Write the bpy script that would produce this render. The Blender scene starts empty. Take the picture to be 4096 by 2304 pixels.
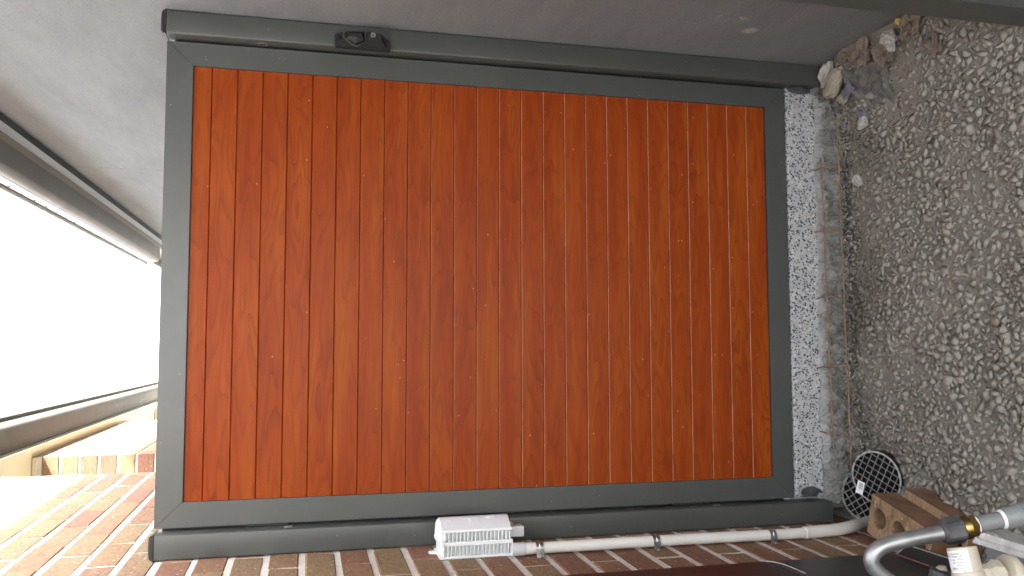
import bpy, bmesh, math, random
import numpy as np
from mathutils import Matrix, Vector, Euler, noise

random.seed(7)
rng = np.random.default_rng(11)
scene = bpy.context.scene
R = math.radians

# ------------------------------------------------------------------ camera
# The photograph was taken in portrait and is stored lying on its side: up in the place is left in the picture.
PITCH, YAW, ROLL = 0.2385, 0.0726, -0.0153
CAM = Vector((-0.7423, -2.3108, 1.6985))
FPX = 3374.8                                   # focal length in pixels of a 4096 wide picture
cp, sp, cy, sy, cr, sr = math.cos(PITCH), math.sin(PITCH), math.cos(YAW), math.sin(YAW), math.cos(ROLL), math.sin(ROLL)
fwd = Vector((sy * cp, cy * cp, -sp))
rt0 = Vector((cy, -sy, 0))
dn0 = fwd.cross(rt0)
rt = cr * rt0 + sr * dn0
dn = -sr * rt0 + cr * dn0
cam_d = bpy.data.cameras.new('camera')
cam = bpy.data.objects.new('camera', cam_d)
scene.collection.objects.link(cam)
cam_d.sensor_fit = 'HORIZONTAL'
cam_d.sensor_width = 36.0
cam_d.lens = FPX * 36.0 / 4096.0
cam_d.clip_start = 0.05
cam_d.clip_end = 1000
m = Matrix((dn, rt, -fwd)).transposed().to_4x4()
m.translation = CAM
cam.matrix_world = m
scene.camera = cam
scene.render.resolution_x, scene.render.resolution_y = 1024, 576

# ------------------------------------------------------------------ sky, sun, exposure
SUN = Vector((1.0, -0.28, 0.47)).normalized()   # towards the sun
elev = math.asin(SUN.z)
azim = math.atan2(SUN.x, SUN.y)                 # from +Y towards +X
world = bpy.data.worlds.new('World')
scene.world = world
world.use_nodes = True
wn = world.node_tree
wn.nodes.clear()
wo = wn.nodes.new('ShaderNodeOutputWorld')
wb = wn.nodes.new('ShaderNodeBackground')
ws = wn.nodes.new('ShaderNodeTexSky')
ws.sky_type = 'NISHITA'
ws.sun_disc = False
ws.sun_elevation = elev
ws.sun_rotation = azim
ws.air_density = 1.0
ws.dust_density = 4.0
ws.ozone_density = 0.6
wb.inputs[1].default_value = 0.15
whs = wn.nodes.new('ShaderNodeHueSaturation')   # bright hazy sky, far less blue than clean air
whs.inputs['Saturation'].default_value = 0.22
wn.links.new(ws.outputs[0], whs.inputs['Color'])
wn.links.new(whs.outputs[0], wb.inputs[0])
wn.links.new(wb.outputs[0], wo.inputs[0])
sun_d = bpy.data.lights.new('sun', 'SUN')
sun_d.energy = 3.0
sun_d.angle = R(0.53)
sun_d.color = (1.0, 0.94, 0.86)
sun = bpy.data.objects.new('sun', sun_d)
scene.collection.objects.link(sun)
sun.rotation_euler = SUN.to_track_quat('Z', 'Y').to_euler()
vs = scene.view_settings
vs.view_transform = 'Standard'
vs.look = 'None'
vs.gamma = 1.0
vs.use_curve_mapping = False
vs.exposure = 3.75

# ------------------------------------------------------------------ helpers
COL = scene.collection
WM = {}

def link(name, data, parent=None, mw=None, label=None, cat=None, group=None, kind=None):
    o = bpy.data.objects.new(name, data)
    COL.objects.link(o)
    mw = Matrix.Identity(4) if mw is None else mw
    WM[o.name] = mw
    if parent is not None:
        o.parent = parent
        o.matrix_parent_inverse = WM[parent.name].inverted()
    o.matrix_basis = mw
    if label: o['label'] = label
    if cat: o['category'] = cat
    if group: o['group'] = group
    if kind: o['kind'] = kind
    return o

def thing(name, label, cat, loc=(0, 0, 0), group=None):
    o = link(name, None, None, Matrix.Translation(loc), label, cat, group)
    o.empty_display_size = 0.05
    return o

def mesh(name, bm, mat, smooth=False):
    me = bpy.data.meshes.new(name)
    bmesh.ops.recalc_face_normals(bm, faces=bm.faces)
    bm.to_mesh(me)
    bm.free()
    if mat: me.materials.append(mat)
    if smooth:
        me.polygons.foreach_set('use_smooth', [True] * len(me.polygons))
    return me

def sharp(me, ang=40):
    me.set_sharp_from_angle(angle=R(ang))
    return me

def part(name, bm, mat, parent=None, smooth=False, mw=None, **kw):
    me = mesh(name, bm, mat, smooth)
    if smooth: sharp(me)
    return link(name, me, parent, mw, **kw)

def box(bm, x0, x1, y0, y1, z0, z1, bev=0, seg=2):
    b = bmesh.new()
    vs_ = [b.verts.new((x, y, z)) for x in (x0, x1) for y in (y0, y1) for z in (z0, z1)]
    for f in ((0, 1, 3, 2), (4, 6, 7, 5), (0, 4, 5, 1), (2, 3, 7, 6), (0, 2, 6, 4), (1, 5, 7, 3)):
        b.faces.new([vs_[i] for i in f])
    if bev:
        bmesh.ops.bevel(b, geom=b.edges[:], offset=bev, segments=seg, profile=0.5, affect='EDGES')
    merge(bm, b)
    return bm

def merge(bm, b, mw=None):
    me = bpy.data.meshes.new('tmp')
    b.to_mesh(me)
    b.free()
    if mw is not None: me.transform(mw)
    bm.from_mesh(me)
    bpy.data.meshes.remove(me)

def NB(): return bmesh.new()

def bx(*a, **k): return box(NB(), *a, **k)

def prism(poly, axis, a0, a1, bm=None, bev=0):
    """poly: 2D points in the two axes other than `axis` (in x,y,z order); extruded along `axis`."""
    b = bmesh.new()
    def P(p, a):
        if axis == 'x': return (a, p[0], p[1])
        if axis == 'y': return (p[0], a, p[1])
        return (p[0], p[1], a)
    A = [b.verts.new(P(p, a0)) for p in poly]
    B = [b.verts.new(P(p, a1)) for p in poly]
    b.faces.new(A)
    b.faces.new(B[::-1])
    n = len(poly)
    for i in range(n):
        b.faces.new((A[i], A[(i + 1) % n], B[(i + 1) % n], B[i]))
    if bev:
        bmesh.ops.bevel(b, geom=b.edges[:], offset=bev, segments=2, profile=0.5, affect='EDGES')
    if bm is None: return b
    merge(bm, b)
    return bm

def tube(pts, r, n=16, bm=None, caps=True):
    bm = bm or NB()
    pts = [Vector(p) for p in pts]
    rs = r if isinstance(r, (list, tuple)) else [r] * len(pts)
    up = None
    rings = []
    for i, p in enumerate(pts):
        t = (pts[min(i + 1, len(pts) - 1)] - pts[max(i - 1, 0)]).normalized()
        if up is None:
            up = t.orthogonal().normalized()
        up = (up - t * up.dot(t)).normalized()
        s = t.cross(up)
        rings.append([bm.verts.new(p + rs[i] * (math.cos(a) * up + math.sin(a) * s)) for a in [2 * math.pi * k / n for k in range(n)]])
    for a, b in zip(rings, rings[1:]):
        for k in range(n):
            bm.faces.new((a[k], a[(k + 1) % n], b[(k + 1) % n], b[k]))
    if caps:
        bm.faces.new(rings[0][::-1])
        bm.faces.new(rings[-1])
    return bm

def lathe(p0, p1, prof, n=24, bm=None):
    """prof: (t along p0->p1 in metres, radius); a duplicated t gives a step."""
    bm = bm or NB()
    p0, p1 = Vector(p0), Vector(p1)
    t = (p1 - p0).normalized()
    u = t.orthogonal().normalized()
    s = t.cross(u)
    rings = [[bm.verts.new(p0 + t * d + max(r, 1e-5) * (math.cos(a) * u + math.sin(a) * s)) for a in [2 * math.pi * k / n for k in range(n)]] for d, r in prof]
    for a, b in zip(rings, rings[1:]):
        for k in range(n):
            bm.faces.new((a[k], a[(k + 1) % n], b[(k + 1) % n], b[k]))
    bm.faces.new(rings[0][::-1])
    bm.faces.new(rings[-1])
    return bm

def spline(pts, n=8):
    P = [Vector(p) for p in pts]
    out = []
    for i in range(len(P) - 1):
        a, b = P[i], P[i + 1]
        p = P[i - 1] if i else a * 2 - b
        q = P[i + 2] if i + 2 < len(P) else b * 2 - a
        for k in range(n):
            t = k / n
            out.append(0.5 * ((2 * a) + (b - p) * t + (2 * p - 5 * a + 4 * b - q) * t * t + (3 * a - p - 3 * b + q) * t ** 3))
    out.append(P[-1])
    return out

def at_depth(x, y, t):
    """Point t metres in front of the lens plane; only used for measuring where foreground things stand."""
    return CAM + (rt * ((2304 - y - 1152) / FPX) + dn * ((x - 2048) / FPX) + fwd) * t

# ------------------------------------------------------------------ materials
class NT:
    def __init__(s, name):
        s.mat = bpy.data.materials.new(name)
        s.mat.use_nodes = True
        s.t = s.mat.node_tree
        s.b = s.t.nodes['Principled BSDF']
    def n(s, ty, **kw):
        d = s.t.nodes.new(ty)
        for k, v in kw.items():
            if k.startswith('i_'):
                d.inputs[int(k[2:])].default_value = v
            else:
                setattr(d, k, v)
        return d
    def l(s, a, b): s.t.links.new(a, b)
    def coord(s, scale=(1, 1, 1), kind='Object', rand=0.0):
        tc = s.n('ShaderNodeTexCoord')
        mp = s.n('ShaderNodeMapping')
        mp.inputs['Scale'].default_value = scale
        s.l(tc.outputs[kind], mp.inputs[0])
        if rand:
            oi = s.n('ShaderNodeObjectInfo')
            mu = s.math('MULTIPLY', oi.outputs['Random'], rand)
            cb = s.n('ShaderNodeCombineXYZ')
            s.l(mu, cb.inputs[0]); s.l(mu, cb.inputs[1]); s.l(mu, cb.inputs[2])
            s.l(cb.outputs[0], mp.inputs['Location'])
        return mp.outputs[0]
    def math(s, op, a, b=None, c=None, clamp=False):
        d = s.n('ShaderNodeMath', operation=op, use_clamp=clamp)
        for i, v in enumerate((a, b, c)):
            if v is None: continue
            if isinstance(v, (int, float)): d.inputs[i].default_value = v
            else: s.l(v, d.inputs[i])
        return d.outputs[0]
    def noise(s, co, scale, detail=4, rough=0.55, dist=0.0):
        d = s.n('ShaderNodeTexNoise')
        d.inputs['Scale'].default_value = scale
        d.inputs['Detail'].default_value = detail
        d.inputs['Roughness'].default_value = rough
        d.inputs['Distortion'].default_value = dist
        s.l(co, d.inputs['Vector'])
        return d.outputs['Fac']
    def voro(s, co, scale, feature='F1', out='Distance'):
        d = s.n('ShaderNodeTexVoronoi', feature=feature)
        d.inputs['Scale'].default_value = scale
        s.l(co, d.inputs['Vector'])
        return d.outputs[out]
    def ramp(s, f, stops, interp='LINEAR'):
        d = s.n('ShaderNodeValToRGB')
        d.color_ramp.interpolation = interp
        e = d.color_ramp.elements
        while len(e) < len(stops): e.new(0.5)
        for q, (p, c) in zip(e, stops):
            q.position = p
            q.color = (c, c, c, 1) if isinstance(c, (int, float)) else (*c, 1)
        s.l(f, d.inputs[0])
        return d.outputs[0]
    def mix(s, f, a, b, mode='MIX'):
        d = s.n('ShaderNodeMix', data_type='RGBA', blend_type=mode)
        for i, v in ((0, f), (6, a), (7, b)):
            if isinstance(v, (int, float)): d.inputs[i].default_value = v
            elif isinstance(v, tuple): d.inputs[i].default_value = (*v, 1)
            else: s.l(v, d.inputs[i])
        return d.outputs[2]
    def col(s, c):
        if isinstance(c, tuple): s.b.inputs['Base Color'].default_value = (*c, 1)
        else: s.l(c, s.b.inputs['Base Color'])
    def rough(s, r):
        if isinstance(r, (int, float)): s.b.inputs['Roughness'].default_value = r
        else: s.l(r, s.b.inputs['Roughness'])
    def bump(s, h, strength=0.3, dist=0.002, prev=None):
        d = s.n('ShaderNodeBump')
        d.inputs['Strength'].default_value = strength
        d.inputs['Distance'].default_value = dist
        s.l(h, d.inputs['Height'])
        if prev is not None: s.l(prev, d.inputs['Normal'])
        s.l(d.outputs[0], s.b.inputs['Normal'])
        return d.outputs[0]

MATS = {}

def simple(name, c, rough=0.5, metal=0.0, var=0.15, scale=30, bump=0.0, kind='Object', dirt=None):
    t = NT(name)
    co = t.coord(kind=kind)
    n = t.noise(co, scale, 5)
    lo = tuple(max(0, x * (1 - var)) for x in c)
    hi = tuple(min(1, x * (1 + var)) for x in c)
    cc = t.ramp(n, [(0.3, lo), (0.7, hi)])
    if dirt:
        dn_ = t.noise(co, dirt[1], 6, 0.7)
        cc = t.mix(t.ramp(dn_, [(dirt[2], 0.0), (dirt[2] + 0.08, 1.0)]), cc, dirt[0])
    t.col(cc)
    t.rough(t.math('MULTIPLY_ADD', n, 0.25, rough - 0.12))
    t.b.inputs['Metallic'].default_value = metal
    if bump: t.bump(t.noise(co, scale * 4, 6), bump, 0.002)
    MATS[name] = t.mat
    return t.mat

def mat_wood():
    t = NT('timber_foil')
    co = t.coord((3.3, 1, 21), rand=37.0)
    h = t.noise(co, 1.0, 1.0, 0.4, 0.1)
    wob = t.noise(t.coord((14, 1, 60), rand=11.0), 1.0, 3)
    hh = t.math('MULTIPLY_ADD', wob, 0.03, h)
    ring = t.math('FRACT', t.math('MULTIPLY', hh, 9.0))
    lines = t.ramp(ring, [(0.0, 0.2), (0.2, 0.0), (0.55, 0.22), (0.86, 0.7), (0.965, 1.0), (1.0, 0.1)])
    fib = t.noise(t.coord((9, 1, 520), rand=5.0), 1.0, 3, 0.7)
    tone = t.noise(t.coord((2.2, 1, 26), rand=61.0), 1.0, 2)
    base = t.ramp(tone, [(0.25, (0.255, 0.038, 0.0055)), (0.5, (0.292, 0.051, 0.0062)), (0.75, (0.350, 0.078, 0.0072))])
    lf = t.math('MULTIPLY', lines, t.ramp(t.noise(t.coord((1.6, 1, 9), rand=23.0), 1.0, 2), [(0.3, 0.18), (0.7, 0.55)]))
    c = t.mix(lf, base, (0.115, 0.017, 0.006))
    c = t.mix(t.math('MULTIPLY', t.ramp(fib, [(0.42, 0.0), (0.62, 1.0)]), 0.3), c, (0.13, 0.018, 0.006))
    geo = t.n('ShaderNodeNewGeometry')
    sx = t.n('ShaderNodeSeparateXYZ'); t.l(geo.outputs['Position'], sx.inputs[0])
    low = t.n('ShaderNodeMapRange'); t.l(sx.outputs[2], low.inputs[0])
    low.inputs[1].default_value = 1.6; low.inputs[2].default_value = 0.3
    v = t.n('ShaderNodeTexVoronoi'); v.inputs['Scale'].default_value = 85
    t.l(geo.outputs['Position'], v.inputs['Vector'])
    sc = t.n('ShaderNodeSeparateColor'); t.l(v.outputs['Color'], sc.inputs[0])
    pick = t.math('GREATER_THAN', sc.outputs[0], t.math('MULTIPLY_ADD', low.outputs[0], -0.05, 0.985))
    dot = t.math('MULTIPLY', t.math('LESS_THAN', v.outputs['Distance'], 0.13), pick)
    c = t.mix(t.math('MULTIPLY', dot, 0.8), c, (0.6, 0.5, 0.42))
    # cement dust on upward joint edges, its paleness also painting the skylight they catch
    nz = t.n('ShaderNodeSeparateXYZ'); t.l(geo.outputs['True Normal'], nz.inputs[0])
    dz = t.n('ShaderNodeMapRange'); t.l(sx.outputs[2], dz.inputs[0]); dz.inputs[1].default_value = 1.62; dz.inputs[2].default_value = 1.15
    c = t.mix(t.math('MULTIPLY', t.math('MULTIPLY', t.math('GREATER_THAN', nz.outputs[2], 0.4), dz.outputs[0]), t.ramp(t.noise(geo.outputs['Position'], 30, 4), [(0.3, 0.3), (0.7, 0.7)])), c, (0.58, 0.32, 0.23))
    t.col(c)
    t.rough(t.math('MULTIPLY_ADD', fib, 0.12, 0.30))
    t.b.inputs['Specular IOR Level'].default_value = 0.14
    t.bump(fib, 0.12, 0.0006)
    return t.mat

def mat_metal():
    t = NT('grey_powder_coat')
    geo = t.n('ShaderNodeNewGeometry')
    pos = geo.outputs['Position']
    n = t.noise(pos, 7, 4)
    fine = t.noise(pos, 900, 2)
    c = t.ramp(n, [(0.3, (0.059, 0.064, 0.061)), (0.7, (0.070, 0.075, 0.071))])
    v = t.n('ShaderNodeTexVoronoi'); v.inputs['Scale'].default_value = 110
    t.l(pos, v.inputs['Vector'])
    sc = t.n('ShaderNodeSeparateColor'); t.l(v.outputs['Color'], sc.inputs[0])
    cl = t.ramp(t.noise(pos, 5, 3), [(0.45, 0.0), (0.7, 0.03)])
    pick = t.math('GREATER_THAN', t.math('ADD', sc.outputs[0], cl), 0.992)
    dot = t.math('MULTIPLY', t.math('LESS_THAN', v.outputs['Distance'], 0.13), pick)
    c = t.mix(t.math('MULTIPLY', dot, 0.7), c, (0.5, 0.5, 0.48))
    smear = t.ramp(t.noise(pos, 16, 5, 0.7), [(0.62, 0.0), (0.8, 0.25)])
    c = t.mix(smear, c, (0.2, 0.205, 0.2))
    t.col(c)
    t.rough(t.math('MULTIPLY_ADD', t.noise(pos, 25, 4), 0.2, 0.27))
    t.b.inputs['Specular IOR Level'].default_value = 0.75
    t.bump(fine, 0.06, 0.0004)
    return t.mat

def mat_render():
    t = NT('grey_cement_render')
    geo = t.n('ShaderNodeNewGeometry')
    pos = geo.outputs['Position']
    co = t.n('ShaderNodeMapping'); co.inputs['Scale'].default_value = (1, 1, 3.5); t.l(pos, co.inputs[0])
    big = t.noise(co.outputs[0], 2.2, 5, 0.6)
    co2 = t.n('ShaderNodeMapping'); co2.inputs['Scale'].default_value = (1, 1.2, 9); t.l(pos, co2.inputs[0])
    streak = t.noise(co2.outputs[0], 5, 6, 0.65)
    sand = t.noise(pos, 420, 3, 0.6)
    c = t.ramp(big, [(0.3, (0.186, 0.206, 0.224)), (0.7, (0.235, 0.259, 0.28))])
    c = t.mix(t.ramp(streak, [(0.45, 0.0), (0.75, 0.25)]), c, (0.315, 0.324, 0.33))
    c = t.mix(t.ramp(sand, [(0.33, 0.75), (0.52, 0.0)]), c, (0.14, 0.145, 0.148))
    # pale lime scuffs low on the wall
    sx = t.n('ShaderNodeSeparateXYZ'); t.l(pos, sx.inputs[0])
    lowm = t.n('ShaderNodeMapRange'); t.l(sx.outputs[2], lowm.inputs[0]); lowm.inputs[1].default_value = 1.1; lowm.inputs[2].default_value = 0.5
    sc = t.math('MULTIPLY', t.ramp(t.noise(pos, 26, 5, 0.75), [(0.67, 0.0), (0.70, 1.0)]), t.math('MULTIPLY', lowm.outputs[0], t.ramp(t.noise(pos, 3.0, 2), [(0.5, 0.0), (0.6, 1.0)])))
    c = t.mix(t.math('MULTIPLY', sc, 0.6), c, (0.5, 0.5, 0.48))
    for (py, pz, rr, th) in ((-0.253, 0.517, 0.028, 0.42), (-0.321, 0.629, 0.05, 0.58), (-0.262, 0.687, 0.05, 0.60), (-0.318, 0.584, 0.035, 0.56)):
        dvec = t.n('ShaderNodeVectorMath', operation='DISTANCE'); t.l(pos, dvec.inputs[0]); dvec.inputs[1].default_value = (0.132, py, pz)
        near = t.n('ShaderNodeMapRange'); t.l(dvec.outputs['Value'], near.inputs[0]); near.inputs[1].default_value = rr; near.inputs[2].default_value = rr * 0.3
        k = t.math('MULTIPLY', near.outputs[0], t.ramp(t.noise(pos, 95, 5, 0.7), [(th, 0.0), (th + 0.04, 1.0)]))
        c = t.mix(t.math('MULTIPLY', k, 0.75), c, (0.55, 0.55, 0.53))
    # brown soil splash at the foot
    foot = t.n('ShaderNodeMapRange'); t.l(sx.outputs[2], foot.inputs[0]); foot.inputs[1].default_value = 0.34; foot.inputs[2].default_value = 0.15
    c = t.mix(t.math('MULTIPLY', foot.outputs[0], t.ramp(t.noise(pos, 12, 5, 0.7), [(0.35, 0.15), (0.65, 0.75)])), c, (0.16, 0.145, 0.125))
    # one fine vertical crack under the eave
    wig = t.math('MULTIPLY_ADD', t.noise(pos, 14, 5, 0.7), 0.05, -0.025)
    dy = t.math('ABSOLUTE', t.math('SUBTRACT', t.math('ADD', sx.outputs[1], wig), 2.09))
    crack = t.math('MULTIPLY', t.math('LESS_THAN', dy, 0.0035), t.ramp(t.noise(pos, 22, 3), [(0.42, 0.0), (0.5, 1.0)]))
    c = t.mix(t.math('MULTIPLY', crack, 0.75), c, (0.05, 0.05, 0.05))
    t.col(c)
    t.rough(0.92)
    b1 = t.bump(sand, 0.7, 0.0028)
    t.bump(streak, 0.15, 0.003, b1)
    return t.mat

def mat_brick(name, kind='wall'):
    t = NT(name)
    oi = t.n('ShaderNodeObjectInfo')
    co = t.coord((1, 1, 1), rand=50.0)
    strat = t.coord((1, 2.2, 7.0), rand=50.0)
    a = t.noise(strat, 9, 5, 0.6)
    m_ = t.math('ADD', t.math('MULTIPLY', oi.outputs['Random'], 0.75), t.math('MULTIPLY_ADD', a, 0.9, -0.33))
    c = t.ramp(m_, [(0.0, (0.245, 0.178, 0.098)), (0.32, (0.262, 0.166, 0.088)), (0.52, (0.25, 0.135, 0.077)), (0.78, (0.225, 0.105, 0.065)), (1.0, (0.20, 0.112, 0.076))])
    if kind == 'loose':
        c = t.ramp(a, [(0.3, (0.27, 0.175, 0.098)), (0.7, (0.37, 0.25, 0.145))])
    pit = t.noise(strat, 60, 4, 0.65)
    c = t.mix(t.ramp(pit, [(0.30, 0.95), (0.385, 0.0)]), c, (0.045, 0.03, 0.024))
    blot = t.noise(strat, 22, 5, 0.7)
    c = t.mix(t.ramp(blot, [(0.48, 0.0), (0.64, 0.65)]), c, (0.115, 0.06, 0.045))
    v = t.n('ShaderNodeTexVoronoi'); v.inputs['Scale'].default_value = 95; t.l(co, v.inputs['Vector'])
    sc = t.n('ShaderNodeSeparateColor'); t.l(v.outputs['Color'], sc.inputs[0])
    speck = t.math('MULTIPLY', t.math('LESS_THAN', v.outputs['Distance'], 0.30), t.math('GREATER_THAN', sc.outputs[1], 0.90))
    c = t.mix(t.math('MULTIPLY', speck, 0.75), c, (0.55, 0.44, 0.33))
    t.col(c)
    t.rough(0.85)
    b1 = t.bump(t.ramp(pit, [(0.2, 0.0), (0.4, 1.0)]), 0.5, 0.003)
    t.bump(t.noise(co, 260, 3), 0.25, 0.0012, b1)
    return t.mat

def mat_mortar():
    t = NT('cream_mortar')
    pos = t.n('ShaderNodeNewGeometry').outputs['Position']
    n = t.noise(pos, 60, 5, 0.65)
    t.col(t.ramp(n, [(0.3, (0.60, 0.565, 0.52)), (0.7, (0.76, 0.73, 0.685))]))
    t.rough(0.95)
    t.bump(t.noise(pos, 220, 5, 0.7), 0.6, 0.004)
    return t.mat

def mat_stone():
    t = NT('crushed_rock')
    geo = t.n('ShaderNodeNewGeometry')
    r = geo.outputs['Random Per Island']
    pos = geo.outputs['Position']
    c = t.ramp(r, [(0.0, (0.275, 0.257, 0.219)), (0.35, (0.29, 0.272, 0.233)), (0.7, (0.302, 0.284, 0.244)), (0.96, (0.32, 0.302, 0.262)), (0.98, (0.25, 0.20, 0.14)), (1.0, (0.42, 0.41, 0.38))])
    dust = t.noise(pos, 180, 5, 0.65)
    c = t.mix(t.ramp(dust, [(0.35, 0.35), (0.65, 0.0)]), c, (0.235, 0.222, 0.192))
    patch = t.ramp(t.noise(pos, 5.5, 4, 0.6), [(0.42, 0.0), (0.72, 0.55)])
    c = t.mix(patch, c, (0.29, 0.275, 0.243))
    sx = t.n('ShaderNodeSeparateXYZ'); t.l(pos, sx.inputs[0])
    edge = t.n('ShaderNodeMapRange'); t.l(sx.outputs[1], edge.inputs[0]); edge.inputs[1].default_value = -0.34; edge.inputs[2].default_value = -0.10
    damp = t.math('MULTIPLY', edge.outputs[0], t.ramp(t.noise(pos, 8, 5, 0.65), [(0.46, 0.0), (0.58, 0.8)]))
    c = t.mix(damp, c, (0.105, 0.092, 0.07))
    t.col(c)
    t.rough(0.93)
    t.bump(t.noise(pos, 420, 4, 0.65), 0.35, 0.0015)
    return t.mat

def mat_soil():
    t = NT('damp_soil')
    pos = t.n('ShaderNodeNewGeometry').outputs['Position']
    n = t.noise(pos, 38, 7, 0.72)
    t.col(t.ramp(n, [(0.3, (0.20, 0.186, 0.158)), (0.55, (0.29, 0.273, 0.238)), (0.75, (0.35, 0.332, 0.295))]))
    t.rough(0.96)
    t.bump(t.noise(pos, 160, 7, 0.75), 0.9, 0.012)
    return t.mat

def mat_cut():
    t = NT('sawn_concrete')
    pos = t.n('ShaderNodeNewGeometry').outputs['Position']
    v = t.n('ShaderNodeTexVoronoi'); v.inputs['Scale'].default_value = 165; v.inputs['Randomness'].default_value = 1.0
    mp = t.n('ShaderNodeMapping'); mp.inputs['Scale'].default_value = (1, 1, 0.85); t.l(pos, mp.inputs[0])
    wv = t.noise(pos, 90, 3)
    ad = t.n('ShaderNodeVectorMath', operation='ADD')
    cb = t.n('ShaderNodeCombineXYZ'); ww = t.math('MULTIPLY', wv, 0.008); t.l(ww, cb.inputs[0]); t.l(ww, cb.inputs[2])
    t.l(mp.outputs[0], ad.inputs[0]); t.l(cb.outputs[0], ad.inputs[1]); t.l(ad.outputs[0], v.inputs['Vector'])
    sc = t.n('ShaderNodeSeparateColor'); t.l(v.outputs['Color'], sc.inputs[0])
    chip = t.math('MULTIPLY', t.math('LESS_THAN', v.outputs['Distance'], 0.50), t.math('GREATER_THAN', sc.outputs[0], 0.30))
    ccol = t.ramp(sc.outputs[1], [(0.0, (0.045, 0.05, 0.056)), (0.68, (0.10, 0.105, 0.112)), (0.85, (0.25, 0.25, 0.25)), (0.93, (0.60, 0.60, 0.58)), (0.985, (0.58, 0.57, 0.54)), (1.0, (0.58, 0.49, 0.30))])
    paste = t.ramp(t.noise(pos, 30, 5, 0.65), [(0.3, (0.34, 0.345, 0.35)), (0.7, (0.48, 0.485, 0.49))])
    c = t.mix(chip, paste, ccol)
    lime = t.ramp(t.noise(pos, 11, 5, 0.7), [(0.58, 0.0), (0.72, 0.7)])
    c = t.mix(lime, c, (0.58, 0.60, 0.62))
    t.col(c)
    t.rough(0.8)
    t.bump(t.noise(pos, 300, 4), 0.3, 0.0015)
    return t.mat

def mat_broken():
    t = NT('broken_concrete')
    pos = t.n('ShaderNodeNewGeometry').outputs['Position']
    n = t.noise(pos, 34, 6, 0.7)
    c = t.ramp(n, [(0.3, (0.17, 0.165, 0.145)), (0.55, (0.29, 0.285, 0.265)), (0.75, (0.46, 0.46, 0.44))])
    sx = t.n('ShaderNodeSeparateXYZ'); t.l(pos, sx.inputs[0])
    up = t.n('ShaderNodeMapRange'); t.l(t.math('MULTIPLY_ADD', t.noise(pos, 14, 4), 0.06, sx.outputs[2]), up.inputs[0]); up.inputs[1].default_value = 0.162; up.inputs[2].default_value = 0.186
    c = t.mix(t.math('MULTIPLY', up.outputs[0], 0.75), c, (0.50, 0.505, 0.50))
    t.col(c)
    t.rough(0.95)
    b = t.bump(t.noise(pos, 90, 6, 0.75), 0.9, 0.012)
    t.bump(t.noise(pos, 330, 4, 0.7), 0.5, 0.003, b)
    return t.mat

def mat_rust():
    t = NT('rusty_steel')
    pos = t.n('ShaderNodeNewGeometry').outputs['Position']
    n = t.noise(pos, 45, 5, 0.6)
    t.col(t.ramp(n, [(0.38, (0.16, 0.135, 0.115)), (0.5, (0.19, 0.125, 0.085)), (0.64, (0.36, 0.185, 0.07)), (0.75, (0.30, 0.28, 0.26))]))
    t.rough(0.8)
    t.bump(t.noise(pos, 500, 3), 0.5, 0.001)
    return t.mat

def mat_worn_black(name, lo, hi):
    t = NT(name)
    tc = t.n('ShaderNodeTexCoord')
    sx = t.n('ShaderNodeSeparateXYZ'); t.l(tc.outputs['Normal'], sx.inputs[0])
    up = t.math('GREATER_THAN', sx.outputs[2], 0.8)
    n = t.noise(tc.outputs['Object'], 60, 5, 0.65)
    pale = t.math('MULTIPLY', up, t.ramp(n, [(0.36, lo), (0.56, hi)]))
    c = t.mix(pale, (0.012, 0.012, 0.014), (0.42, 0.42, 0.41))
    t.col(c)
    t.rough(0.5)
    return t.mat

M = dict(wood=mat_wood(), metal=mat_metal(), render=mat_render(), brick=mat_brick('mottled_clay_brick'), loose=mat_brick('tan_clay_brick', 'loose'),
         mortar=mat_mortar(), stone=mat_stone(), soil=mat_soil(), cut=mat_cut(), broken=mat_broken(), rust=mat_rust(), worn=mat_worn_black('worn_black_rim', 0.25, 0.9), worn2=mat_worn_black('worn_black_plastic', 0.08, 0.5))
M['fired'] = simple('dark_fired_brick_face', (0.17, 0.095, 0.055), 0.85, var=0.35, scale=22, bump=0.4, dirt=((0.45, 0.36, 0.26), 75, 0.72))
M['black'] = simple('black_plastic', (0.010, 0.010, 0.011), 0.55, scale=60, bump=0.15, dirt=((0.12, 0.11, 0.1), 50, 0.72))
M['cap'] = simple('black_cap_plastic', (0.012, 0.0125, 0.014), 0.5, scale=60)
M['hole'] = simple('dark_slot_interior', (0.006, 0.006, 0.006), 0.9)
M['chrome'] = simple('chrome', (0.78, 0.78, 0.77), 0.22, metal=1.0, var=0.05)
M['white'] = simple('white_plastic', (0.83, 0.85, 0.855), 0.42, var=0.03, scale=12)
M['lid'] = simple('grey_shaded_plastic', (0.66, 0.66, 0.69), 0.55, var=0.03, scale=25, bump=0.05)  # grey ports; also the white cover, with its shade put into the colour
M['print'] = simple('white_print', (0.85, 0.86, 0.87), 0.5, var=0.02)
M['pvc'] = simple('white_conduit_plastic', (0.76, 0.74, 0.70), 0.35, var=0.05, scale=10, dirt=((0.30, 0.26, 0.21), 38, 0.70))
M['galv'] = simple('galvanised_steel', (0.50, 0.52, 0.54), 0.34, metal=1.0, var=0.25, scale=40)
M['cabinet'] = simple('dark_brown_paint', (0.022, 0.019, 0.020), 0.36, var=0.3, scale=6, dirt=((0.11, 0.10, 0.10), 70, 0.73))
M['edge'] = simple('bare_metal_edge', (0.42, 0.42, 0.41), 0.5, metal=0.3)
M['pipe'] = simple('dull_grey_metal', (0.33, 0.335, 0.34), 0.42, metal=0.75, var=0.2, scale=35, bump=0.08)
M['nut'] = simple('grey_nut_plastic', (0.06, 0.06, 0.065), 0.5, var=0.4, scale=40, bump=0.2, dirt=((0.22, 0.21, 0.2), 45, 0.6))
M['brass'] = simple('aged_brass', (0.33, 0.22, 0.075), 0.33, metal=1.0, var=0.2, scale=30)
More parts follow.
